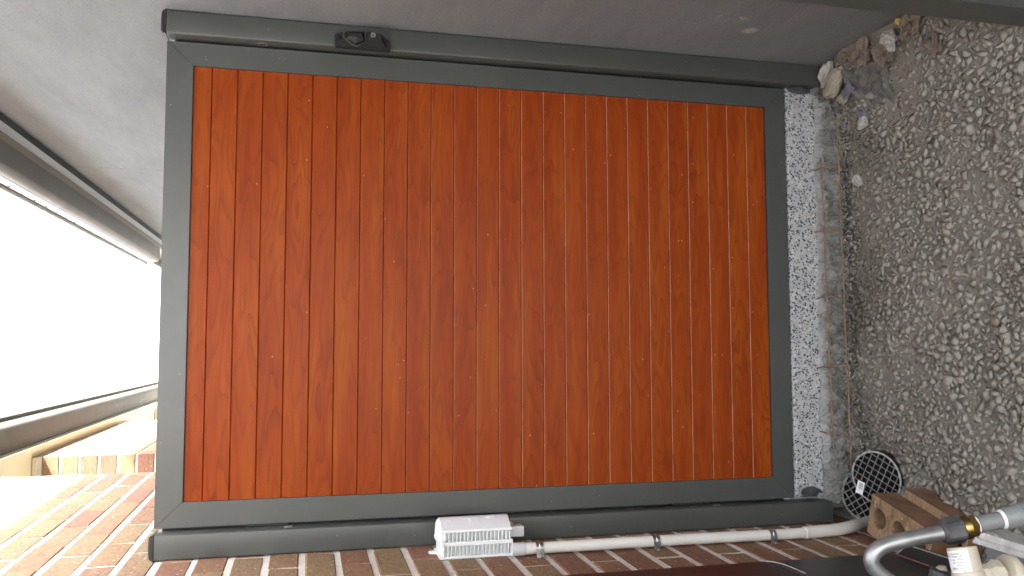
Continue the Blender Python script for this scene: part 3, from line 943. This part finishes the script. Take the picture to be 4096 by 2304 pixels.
def lid_line(y0, z0, y1, z1, r=0.0005):
    n = 8
    return tube([(lid_x(y0 + (y1 - y0) * k / n), y0 + (y1 - y0) * k / n, z0 + (z1 - z0) * k / n) for k in range(n + 1)], r, 5)
mk = NB()
for s in ((-0.176, 1.349, -0.158, 1.349), (-0.158, 1.349, -0.158, 1.335), (-0.176, 1.335, -0.158, 1.335), (-0.152, 1.312, -0.152, 1.268), (-0.152, 1.268, -0.172, 1.268), (-0.150, 1.308, -0.166, 1.308),
          (-0.146, 1.240, -0.146, 1.222), (-0.146, 1.222, -0.158, 1.222)):
    merge(mk, lid_line(*s))
for s in ((-0.152, 1.288, -0.166, 1.285), (-0.157, 1.290, -0.157, 1.282), (-0.162, 1.290, -0.162, 1.281), (-0.167, 1.290, -0.167, 1.281), (-0.152, 1.303, -0.155, 1.293), (-0.155, 1.303, -0.152, 1.296),
          (-0.148, 1.244, -0.153, 1.236), (-0.153, 1.244, -0.156, 1.232), (-0.148, 1.236, -0.158, 1.232), (-0.149, 1.230, -0.155, 1.226)):
    merge(mk, lid_line(*s, 0.0007))
part('printed_marks', mk, M['print'], lid)

# ------------------------------------------------------------------ conduit down the wall, with saddle clips
cpts = [(-1.2515, -0.197, 1.162), (-1.2515, -0.199, 1.0), (-1.2515, -0.199, 0.8), (-1.2515, -0.203, 0.6), (-1.2515, -0.208, 0.45), (-1.2515, -0.208, 0.36), (-1.251, -0.200, 0.262), (-1.249, -0.183, 0.20), (-1.246, -0.155, 0.14), (-1.243, -0.12, 0.06), (-1.24, -0.09, 0.0)]
cond = thing('conduit', 'white plastic conduit running from the ribbed box down to the bricks', 'conduit', (-1.25, -0.2, 0.05))
part('pipe', tube(spline(cpts, 8), 0.0142, 22), M['pvc'], cond, smooth=True)
part('coupling', tube(spline([cpts[5], (-1.2507, -0.2045, 0.31), cpts[6], cpts[7], (-1.2475, -0.169, 0.17)], 5), 0.0168, 22), M['pvc'], cond, smooth=True)
part('solvent_ring', lathe((-1.2515, -0.198, 1.150), (-1.2515, -0.198, 1.128), [(0, 0.0145), (0.003, 0.0150), (0.02, 0.0146)], 20), M['pvc'], cond, smooth=True)
def saddle(z, y, label):
    t = thing('saddle_clip', label, 'pipe clip', (-1.268, y, z), 'steel saddle clips on the white conduit')
    b = NB()
    n = 14
    pts = [(xw(y) + 0.0015, y - 0.030), (xw(y) + 0.0015, y - 0.0165)]
    for k in range(n + 1):
        a = math.pi * k / n
        pts.append((-1.2515 + 0.0156 * math.sin(a), y - 0.0156 * math.cos(a)))
    pts += [(xw(y) + 0.0015, y + 0.0165), (xw(y) + 0.0015, y + 0.030)]
    inn = [(x - 0.0014 if i in (0, 1, len(pts) - 1, len(pts) - 2) else -1.2515 + (x + 1.2515) * 0.93, yy if i in (0, 1, len(pts) - 1, len(pts) - 2) else y + (yy - y) * 0.93) for i, (x, yy) in enumerate(pts)]
    prism(pts + inn[::-1], 'z', z - 0.0095, z + 0.0095, b)
    s = part('strap', b, M['galv'], t, smooth=True)
    part('rib', tube([(x + 0.0005, yy, z) for x, yy in pts[2:-2]], 0.0017, 6), M['galv'], t, smooth=True)
    part('screw', lathe((xw(y), y - 0.023, z), (xw(y) + 0.0055, y - 0.023, z), [(0, 0.004), (0.003, 0.004), (0.0048, 0.002)], 10), M['galv'], t, smooth=True)
saddle(1.115, -0.1985, 'galvanised saddle clip on the white conduit just below the ribbed box')
saddle(0.797, -0.1995, 'galvanised saddle clip at the middle of the white conduit')
saddle(0.462, -0.2075, 'galvanised saddle clip on the white conduit nearest the ground')

# ------------------------------------------------------------------ dark cabinet on the wall in front
cab = thing('wall_cabinet', 'dark brown metal cabinet fixed to the brick wall near the gas fittings', 'cabinet', (-1.25, -0.9, 0.40))
part('case', bx(-1.275, -1.2015, -1.25, -0.647, 0.42, 1.75, bev=0.004), M['cabinet'], cab)
part('door', bx(-1.2012, -1.1985, -1.24, -0.652, 0.735, 1.74, bev=0.001), M['cabinet'], cab)
part('lower_panel', bx(-1.2012, -1.1990, -1.24, -0.652, 0.43, 0.731, bev=0.001), M['cabinet'], cab)
part('lifted_edge', tube(spline([(-1.198, -0.6505, 0.742), (-1.197, -0.668, 0.727), (-1.197, -0.70, 0.716), (-1.198, -0.76, 0.712)], 5), 0.0011, 6), M['edge'], cab)
part('bottom_flange', prism([(-1.2, -0.66), (-1.172, -0.70), (-1.172, -0.86), (-1.2, -0.86)], 'z', 0.408, 0.4195), M['cabinet'], cab)
part('flange_edge', tube([(-1.2, -0.66, 0.4205), (-1.172, -0.70, 0.4205), (-1.172, -0.86, 0.4205)], 0.0011, 6), M['edge'], cab)

# ------------------------------------------------------------------ gas fittings in the foreground
D = 1.50
gp = thing('gas_pipe', 'grey bent gas pipe with black nut and brass union joining a grey pipe', 'pipe', tuple(at_depth(3800, 2130, D)))
cur = [at_depth(x, y, D) for x, y in ((3800, 2124), (3740, 2137), (3660, 2152), (3592, 2166), (3534, 2184), (3500, 2207), (3486, 2238), (3494, 2268), (3520, 2296), (3568, 2330), (3640, 2372), (3760, 2430))]
part('bend', tube(spline(cur, 6), [0.0138] * (6 * (len(cur) - 1) + 1), 24), M['pipe'], gp, smooth=True)
A0, A1 = at_depth(3758, 2133, D), at_depth(4140, 2047, D)
ax_ = (A1 - A0).normalized()
def along(s): return A0 + ax_ * s
s_px = (A1 - A0).length / math.hypot(382, 86)
def sx(x): return (x - 3758) * math.hypot(382, 86) / 382 * s_px
b = NB()
u = ax_.orthogonal().normalized(); w_ = ax_.cross(u)
ring = []
for s, k in ((sx(3776), 0.9), (sx(3784), 1.0), (sx(3838), 1.06), (sx(3844), 1.0)):
    ring.append([b.verts.new(along(s) + (0.0215 * k + (0.0022 if (i // 2) % 2 else 0.0)) * (math.cos(2 * math.pi * i / 24) * u + math.sin(2 * math.pi * i / 24) * w_)) for i in range(24)])
for p_, q_ in zip(ring, ring[1:]):
    for i in range(24): b.faces.new((p_[i], p_[(i + 1) % 24], q_[(i + 1) % 24], q_[i]))
b.faces.new(ring[0][::-1]); b.faces.new(ring[-1])
part('nut', b, M['nut'], gp)
part('nut_lip', lathe(along(sx(3766)), along(sx(3780)), [(0, 0.0175), (0.004, 0.0205), (0.008, 0.0205)], 24), M['nut'], gp, smooth=True)
part('brass_union', lathe(along(sx(3843)), along(sx(3905)), [(0, 0.0192), (0.003, 0.0208), (0.012, 0.0208), (0.0125, 0.0198), (0.014, 0.0198)], 28), M['brass'], gp, smooth=True)
part('brass_hexagon', lathe(along(sx(3872)), along(sx(3900)), [(0, 0.0188), (0.0015, 0.0212), (0.0115, 0.0212), (0.0130, 0.0188)], 6), M['brass'], gp)
part('seal', lathe(along(sx(3899)), along(sx(3905)), [(0, 0.0172), (0.0016, 0.0180), (0.003, 0.0168)], 24), M['seal'], gp, smooth=True)
part('grey_pipe', lathe(along(sx(3900)), along(sx(4130)), [(0, 0.0143), (sx(4060), 0.0143)], 24), M['greypvc'], gp, smooth=True)
part('seal', lathe(along(sx(4000)), along(sx(4010)), [(0, 0.0150), (0.003, 0.0172), (0.005, 0.0172)], 24), M['seal'], gp, smooth=True)
part('socket', lathe(along(sx(4011)), along(sx(4200)), [(0, 0.0165), (0.003, 0.0188), (0.030, 0.0192), (0.031, 0.0205), (0.06, 0.0205)], 24), M['greypvc'], gp, smooth=True)
part('socket_rib', lathe(along(sx(4072)), along(sx(4080)), [(0, 0.0198), (0.002, 0.0212), (0.004, 0.0198)], 24), M['greypvc'], gp, smooth=True)

# beige regulator
DR = 1.41
reg = thing('gas_regulator', 'beige plastic gas regulator with white printed label beside the pipe', 'regulator', tuple(at_depth(3880, 2290, DR)))
c0, c1 = at_depth(3846, 2188, DR), at_depth(3886, 2352, DR - 0.02)
RL = (c1 - c0).length
RR = 0.0232
body = part('body', lathe(c0, c1, [(0, RR * 0.96), (0.001, RR), (RL * 0.60, RR * 1.02), (RL * 0.615, RR * 1.09), (RL * 0.66, RR * 1.09), (RL, RR * 1.12)], 40), M['beige'], reg, smooth=True)
rax = (c1 - c0).normalized()
toc = (CAM - c0).normalized()
e1 = (toc - rax * toc.dot(rax)).normalized()
e2 = rax.cross(e1)
if e2.dot(-dn) < 0: e2 = -e2                               # e2 points up in the place (left in the picture)
def on_reg(s, a, r_=RR + 0.0007): return c0 + rax * s + r_ * (math.cos(a) * e1 + math.sin(a) * e2)
lb = NB()
A_, B_ = R(-18), R(78)
gridv = []
for i in range(9):
    s = RL * (0.07 + 0.53 * i / 8)
    gridv.append([lb.verts.new(on_reg(s, A_ + (B_ - A_) * j / 16, RR * 1.015 + 0.0006)) for j in range(17)])
for i in range(8):
    for j in range(16):
        lb.faces.new((gridv[i][j], gridv[i][j + 1], gridv[i + 1][j + 1], gridv[i + 1][j]))
lab = part('label', lb, M['label'], body, smooth=True)

def text_mesh(s, size):
    cu = bpy.data.curves.new('text', 'FONT')
    cu.body = s; cu.size = size; cu.align_x = 'LEFT'
    o = bpy.data.objects.new('text_tmp', cu)
    COL.objects.link(o)
    bpy.context.view_layer.update()
    me_ = bpy.data.meshes.new_from_object(o.evaluated_get(bpy.context.evaluated_depsgraph_get()))
    bpy.data.objects.remove(o)
    return me_
tx = NB()
for row, (s, size) in enumerate((('Capacity 7.5', 0.0056), ('Or 7.5mm', 0.0038), ('Range 140 to', 0.0038), ('200 kPa BC', 0.0038), ('2.75mm', 0.0038), ('11X1124000', 0.0040), ('Dr', 0.0045))):
    me_ = text_mesh(s, size)
    off_s = RL * (0.16 + 0.068 * row)
    for v in me_.vertices:
        # the lettering stands on its head in the picture, reading from the far rim towards the label's plain end
        ang = R(4) + (v.co.x) / RR
        q_ = on_reg(off_s + v.co.y - size * 0.35, ang, RR * 1.015 + 0.0010)
        v.co = q_
    tx.from_mesh(me_)
    bpy.data.meshes.remove(me_)
part('lettering', tx, M['ink'], lab)
ln_ = NB()
for f_ in (0.205, 0.535):
    tube([on_reg(RL * f_, R(10) + R(64) * k / 10, RR * 1.015 + 0.0009) for k in range(11)], 0.00025, 4, ln_)
part('ruled_lines', ln_, M['ink'], lab)
# outlet: faceted neck and round cap pointing down
n0, n1 = at_depth(3912, 2296, DR - 0.005), at_depth(4100, 2318, DR - 0.005)
part('neck', lathe(n0, n1, [(0.0, 0.016), (0.012, 0.018), (0.020, 0.0265), (0.034, 0.0265), (0.036, 0.018), (0.045, 0.018)], 8), M['beige'], reg)
part('flange', lathe(n0, n1, [(0.042, 0.030), (0.044, 0.036), (0.052, 0.038), (0.058, 0.037), (0.062, 0.033), (0.064, 0.02)], 36), M['beige'], reg, smooth=True)
for k in range(4):
    a = R(20 + k * 50)
    d_ = (n1 - n0).normalized(); u_ = d_.orthogonal().normalized(); v_ = d_.cross(u_)
    p_ = n0 + d_ * 0.058
    rr_ = math.cos(a) * u_ + math.sin(a) * v_
    part('flange_rib', tube([p_ + rr_ * 0.022 + d_ * 0.004, p_ + rr_ * 0.0355 - d_ * 0.001], 0.0015, 6), M['beige'], reg)
# black valve body behind
vb = thing('valve', 'black plastic valve behind the beige regulator', 'valve', tuple(at_depth(3760, 2300, 1.5)))
part('body', lathe(at_depth(3770, 2278, 1.5), at_depth(3752, 2370, 1.5), [(0, 0.013), (0.003, 0.020), (0.020, 0.021), (0.022, 0.017), (0.05, 0.017)], 14), M['nut'], vb)
part('spindle', lathe(at_depth(3762, 2266, 1.5), at_depth(3768, 2284, 1.5), [(0, 0.007), (0.002, 0.0095), (0.009, 0.0095)], 16), M['beige'], vb, smooth=True)

# clear plastic parts case
case = thing('plastic_case', 'dusty clear plastic case with a red piece beside the gas pipe', 'plastic case', tuple(at_depth(3985, 2180, 1.47)))
o0 = at_depth(3886, 2170, 1.475)
L_ = at_depth(4180, 2262, 1.470) - o0
W_ = at_depth(3998, 2112, 1.535) - at_depth(3917, 2127, 1.475)
H_ = at_depth(3917, 2127, 1.475) - o0
def obox(o, a, bvec, c):
    b = NB()
    vs_ = [b.verts.new(o + a * i + bvec * j + c * k) for i in (0, 1) for j in (0, 1) for k in (0, 1)]
    for f in ((0, 1, 3, 2), (4, 6, 7, 5), (0, 4, 5, 1), (2, 3, 7, 6), (0, 2, 6, 4), (1, 5, 7, 3)):
        b.faces.new([vs_[i] for i in f])
    return b
def bevd(b, o=0.0012):
    bmesh.ops.recalc_face_normals(b, faces=b.faces[:])
    bmesh.ops.bevel(b, geom=b.edges[:], offset=o, segments=2, affect='EDGES')
    return b
part('base', bevd(obox(o0, L_, W_, H_ * 0.46)), M['clear'], case)
part('lid', bevd(obox(o0 + H_ * 0.5 + L_ * 0.03, L_ * 0.95, W_, H_ * 0.5)), M['clear'], case)
part('rim', bevd(obox(o0 - L_ * 0.01 - W_ * 0.02 + H_ * 0.455, L_ * 1.0, W_ * 1.03, H_ * 0.05), 0.0004), M['clear'], case)
part('red_piece', bevd(obox(o0 + L_ * 0.03 + W_ * 0.05 + H_ * 0.56, L_ * 0.07, W_ * 0.2, H_ * 0.3), 0.0008), M['red'], case)
part('contents', bevd(obox(o0 + L_ * 0.2 + W_ * 0.2 + H_ * 0.1, L_ * 0.7, W_ * 0.6, H_ * 0.3), 0.001), M['rubber'], case)

# grey bracket block under the fittings
blk = thing('meter_bracket', 'grey weathered metal bracket behind the regulator', 'bracket', (-1.2, -1.05, 0.40))
part('plate', bx(-1.205, -1.125, -1.30, -0.90, 0.36, 0.405, bev=0.003), M['greypvc'], blk)
part('upright', bx(-1.255, -1.21, -1.30, -0.90, 0.0, 0.40, bev=0.003), M['greypvc'], blk)

# ------------------------------------------------------------------ loose bricks
def loose_brick(name, mw, label, holes):
    bl, bw, bh = 0.232, 0.110, 0.074
    t = NB()
    def loop(pts, z):
        v = [t.verts.new((x, y, z)) for x, y in pts]
        return v, [t.edges.new((v[i], v[(i + 1) % len(v)])) for i in range(len(v))]
    rect = [(-bw / 2, -bl / 2), (bw / 2, -bl / 2), (bw / 2, bl / 2), (-bw / 2, bl / 2)]
    loops = [[(x + random.uniform(-.001, .001), y) for x, y in rect]]
    for i in holes:
        loops.append([(0.0 + (0.0272 + 0.0016 * math.sin(3 * a + i)) * math.cos(a), i + (0.0272 + 0.0014 * math.cos(2 * a)) * math.sin(a)) for a in [2 * math.pi * k / 22 for k in range(22)]])
    tops, bots, ed_t, ed_b = [], [], [], []
    for lp in loops:
        v, e = loop(lp, bh / 2); tops.append(v); ed_t += e
        v, e = loop(lp, -bh / 2); bots.append(v); ed_b += e
    bmesh.ops.triangle_fill(t, use_beauty=True, use_dissolve=False, edges=ed_t)
    bmesh.ops.triangle_fill(t, use_beauty=True, use_dissolve=False, edges=ed_b)
    for a, b in zip(tops, bots):
        n = len(a)
        for k in range(n): t.faces.new((a[k], a[(k + 1) % n], b[(k + 1) % n], b[k]))
    me_ = mesh(name, t, M['loose'])
    me_.materials.append(M['fired'])
    for p_ in me_.polygons:                                  # fired outer faces are darker than the cut beds
        if abs(p_.normal.z) < 0.5 and p_.area > 0.001: p_.material_index = 1
    return link(name, me_, None, mw, label, 'brick', 'loose bricks stacked by the drain')
A3, B3, D3 = Vector((-1.133, -0.313, 0.22)), Vector((-1.241, -0.285, 0.22)), Vector((-1.161, -0.553, 0.22))
ux = (A3 - B3).normalized(); uy = (A3 - D3).normalized(); uy = (uy - ux * uy.dot(ux)).normalized(); uz = ux.cross(uy)
rot = Matrix((ux, uy, uz)).transposed().to_4x4()
ctr = A3 - ux * 0.055 - uy * 0.116 - uz * 0.037
loose_brick('loose_brick', Matrix.Translation(ctr) @ rot, 'tan clay brick with round holes, topmost of the two loose bricks', (-0.075, 0.0, 0.075))
loose_brick('loose_brick', Matrix.Translation(ctr + ux * 0.022 - uy * 0.028 - uz * 0.0755) @ rot, 'brown clay brick lying underneath the holed loose brick', (-0.075, 0.0, 0.075))

# ------------------------------------------------------------------ drain grates
def drain_grate(label, mw, rad, ang, sticker):
    t = link('drain_grate', None, None, mw, label, 'drain grate', 'round grid drain grates')
    t.empty_display_size = 0.03
    n = 40
    b = NB()
    prof = [(rad, 0.0), (rad, -0.016), (rad - 0.004, -0.016), (rad - 0.006, 0.0)]
    rings = [[b.verts.new((r_ * math.cos(a), r_ * math.sin(a), z)) for a in [2 * math.pi * k / n for k in range(n)]] for r_, z in prof]
    for i in range(4):
        p_, q_ = rings[i], rings[(i + 1) % 4]
        for k in range(n): b.faces.new((p_[k], p_[(k + 1) % n], q_[(k + 1) % n], q_[k]))
    part('ring', b, M['worn'] if sticker else M['worn2'], t, mw=mw)
    step = 0.0185
    for d in (0, 1):
        for k in range(-4, 5):
            o_ = k * step
            if abs(o_) > rad - 0.008: continue
            hl = math.sqrt((rad - 0.005) ** 2 - o_ * o_)
            b = NB()
            box(b, -hl, hl, -0.0014, 0.0014, -0.010, -0.0004 - 0.0002 * d)
            part('bar', b, M['worn2'], t, mw=mw @ Matrix.Rotation(ang + d * math.pi / 2, 4, 'Z') @ Matrix.Translation((0, o_, 0)))
    b = NB()
    lathe((0, 0, -0.017), (0, 0, -0.05), [(0, rad - 0.004), (0.03, rad - 0.01)], 28, b)
    part('pot', b, M['hole'], t, mw=mw)
    if sticker:
        sm = mw @ Matrix.Translation((-0.034, 0.052, 0.0012)) @ Matrix.Rotation(R(72), 4, 'Z')
        st = part('sticker', bx(-0.011, 0.011, -0.019, 0.019, -0.0004, 0.0004), M['label'], t, mw=sm)
        bb = NB()
        for y_, w2 in ((-0.014, 0.0016), (-0.0105, 0.0008), (-0.008, 0.0020), (-0.004, 0.0010), (-0.001, 0.0016), (0.003, 0.0008)):
            box(bb, -0.0075, 0.0045, y_, y_ + w2, 0.0005, 0.0007)
        part('barcode', bb, M['ink'], st, mw=sm)
    return t
g1 = Matrix.Translation((-1.115, -0.180, 0.108)) @ Euler((R(22), R(-4), 0)).to_matrix().to_4x4()
drain_grate('worn black round drain grate with a white sticker, upper of two beside the loose bricks', g1, 0.0765, R(62), True)
g2_ = Matrix.Translation((-1.174, -0.112, 0.090)) @ Euler((R(26), R(10), 0)).to_matrix().to_4x4()
drain_grate('black round drain grate half hidden under the upper grate', g2_, 0.0785, R(40), False)

# ------------------------------------------------------------------ reinforcing mesh sticking out of the broken slab
rm = thing('reinforcing_mesh', 'rusty steel reinforcing mesh sticking out of the broken concrete edge', 'steel mesh', (-0.6, -0.03, 0.09))
def wob(x0, x1, y, z0, z1, n=14, s=0.0):
    return [(x0 + (x1 - x0) * k / n, y + 0.004 * noise.noise((k * 0.7, s, 0)), z0 + (z1 - z0) * k / n + 0.003 * noise.noise((k * 0.6, s, 3))) for k in range(n + 1)]
part('long_bar', tube(wob(-0.16, -1.118, -0.034, 0.159, 0.141), 0.0024, 8), M['rust'], rm, smooth=True)
part('long_bar', tube(wob(-0.042, -1.098, -0.075, 0.128, 0.112, s=4), 0.0024, 8), M['rust'], rm, smooth=True)
for xx in (-0.19, -0.385, -0.585, -0.80, -1.005):
    part('cross_bar', tube([(xx + random.uniform(-.01, .01), 0.005, 0.166), (xx, -0.034, 0.156 ), (xx - 0.012 + random.uniform(0, .02), -0.075, 0.125), (xx - 0.012, -0.083, 0.122)], 0.0025, 8), M['rust'], rm, smooth=True)

# ------------------------------------------------------------------ rubble by the posts
def rock(name, loc, size, mat, label, cat, rotz=0.0, rough=0.25, seed=0, sub=3, tilt=0.0):
    b = NB()
    bmesh.ops.create_icosphere(b, subdivisions=sub, radius=1.0)
    for v in b.verts:
        n_ = v.co.copy()
        k = 1 + rough * noise.noise(n_ * 1.3 + Vector((seed, 0, 0))) + rough * 0.5 * noise.noise(n_ * 3.1 + Vector((0, seed, 0))) + rough * 0.25 * noise.noise(n_ * 7.3 + Vector((0, 0, seed)))
        v.co = Vector((n_.x * size[0], n_.y * size[1], n_.z * size[2])) * k
    return part(name, b, mat, None, mw=Matrix.Translation(loc) @ Euler((tilt, 0, rotz)).to_matrix().to_4x4(), label=label, cat=cat)
rock('rock', (0.058, -0.105, 0.155), (0.052, 0.026, 0.022), M['rock'], 'large oblong beige rock at the foot of the latch post', 'rock', R(-38), 0.22, 3, 4)
rock('mortar_lump', (0.093, -0.068, 0.158), (0.034, 0.016, 0.020), M['lump'], 'white mortar lump squeezed between the latch post and the beige rock', 'mortar', R(-30), 0.5, 8)
rock('mortar_lump', (0.082, -0.395, 0.186), (0.031, 0.022, 0.016), M['lump'], 'jagged white mortar lump lying on the soil by the rendered wall', 'mortar', R(30), 0.55, 12)
rock('mortar_lump', (-0.085, -0.185, 0.118), (0.018, 0.018, 0.013), M['lump'], 'round white mortar lump on the gravel below the beige rock', 'mortar', R(10), 0.4, 21)
rock('mortar_lump', (-0.245, -0.120, 0.095), (0.022, 0.014, 0.012), M['lump'], 'white mortar lump beside the rusty mesh bars', 'mortar', R(50), 0.5, 33)
rock('stone', (0.112, -0.445, 0.196), (0.009, 0.007, 0.006), M['yellow'], 'small bright yellow stone by the rendered wall', 'stone', 0, 0.7, 5, 2)
rock('stone', (0.005, -0.115, 0.135), (0.020, 0.014, 0.012), M['rock'], 'small beige stone below the big beige rock', 'stone', R(70), 0.35, 17)
rock('stone', (-0.015, -0.23, 0.118), (0.034, 0.012, 0.010), M['stone'], 'long flat grey stone lying on the gravel near the slab', 'stone', R(80), 0.2, 41)
rock('clay_clod', (0.098, -0.26, 0.172), (0.030, 0.034, 0.014), M['clod'], 'brown clay clod banked on the rendered wall beside the white lump', 'clod', R(20), 0.9, 51, 4)
rock('clay_clod', (0.102, -0.47, 0.182), (0.028, 0.036, 0.016), M['clod'], 'brown clay clod behind the yellow stone', 'clod', R(60), 0.9, 61, 4)
rock('clay_clod', (0.112, -0.19, 0.168), (0.020, 0.030, 0.016), M['clod'], 'brown clay clod nearest the latch post at the wall foot', 'clod', R(0), 0.9, 71, 4)
rock('clay_clod', (0.070, -0.335, 0.162), (0.036, 0.030, 0.013), M['clod'], 'low brown clay clod just below the jagged white lump', 'clod', R(40), 0.9, 81, 4)
rock('clay_clod', (0.030, -0.52, 0.150), (0.024, 0.020, 0.010), M['clod'], 'brown clay clod out on the gravel furthest from the gate', 'clod', R(40), 0.9, 91, 4)
# torn sheet half buried between rock and gravel
fb = NB()
gv2 = []
for i in range(26):
    row = []
    for j in range(12):
        a, c = i / 25, j / 11
        x = 0.075 - 0.115 * c - 0.02 * a + 0.01 * noise.noise((a * 5, c * 4, 0))
        y = -0.135 - 0.20 * a + 0.02 * c + 0.01 * noise.noise((a * 4, c * 5, 6))
        z = zground(x, y) + 0.014 + 0.016 * noise.noise((a * 6, c * 5, 3)) + 0.006 * noise.noise((a * 16, c * 14, 9)) - 0.02 * max(0, c - 0.6) * 2
        row.append(fb.verts.new((x, y, z)))
    gv2.append(row)
for i in range(25):
    for j in range(11):
        fb.faces.new((gv2[i][j], gv2[i + 1][j], gv2[i + 1][j + 1], gv2[i][j + 1]))
fo = part('geotextile_scrap', fb, M['fabric'], None, label='torn dark grey fabric scrap half buried beside the beige rock', cat='fabric scrap')
md = fo.modifiers.new('thickness', 'SOLIDIFY'); md.thickness = 0.002
rock('plastic_scrap', (0.018, -0.150, 0.142), (0.020, 0.026, 0.006), M['bluegrey'], 'blue grey plastic scrap next to the beige rock', 'plastic scrap', R(20), 0.7, 101)
rock('plastic_scrap', (-0.055, -0.175, 0.112), (0.012, 0.026, 0.007), M['bluegrey'], 'blue grey plastic scrap sticking up from the gravel near the mesh', 'plastic scrap', R(-30), 0.6, 111)
# rubber strips at the two ends of the slab
rock('rubber_strip', (-1.178, -0.018, 0.215), (0.014, 0.012, 0.034), M['rubber'], 'dark torn rubber strip between the slab and the post on the brick side', 'rubber strip', 0, 0.35, 121)
rock('rubber_strip', (0.058, -0.012, 0.215), (0.012, 0.010, 0.040), M['rubber'], 'dark torn rubber strip between the slab and the latch post', 'rubber strip', 0, 0.35, 131)

# ------------------------------------------------------------------ dark post standing in front of the rendered wall
dp = thing('metal_post', 'dusty dark grey metal post standing in front of the rendered wall at the frame edge', 'post', (0.03, -0.82, 0.05))
b = NB()
prof = [(-0.020, -0.775), (-0.020, -0.862), (-0.012, -0.870), (0.020, -0.870), (0.024, -0.864), (0.040, -0.864), (0.044, -0.870), (0.082, -0.870), (0.088, -0.862), (0.088, -0.775)]
prism(prof, 'z', 0.05, 1.75, b)
part('post', b, M['metal'], dp)
part('cap', bx(-0.022, 0.090, -0.872, -0.773, 1.75, 1.756, bev=0.002), M['cap'], dp)
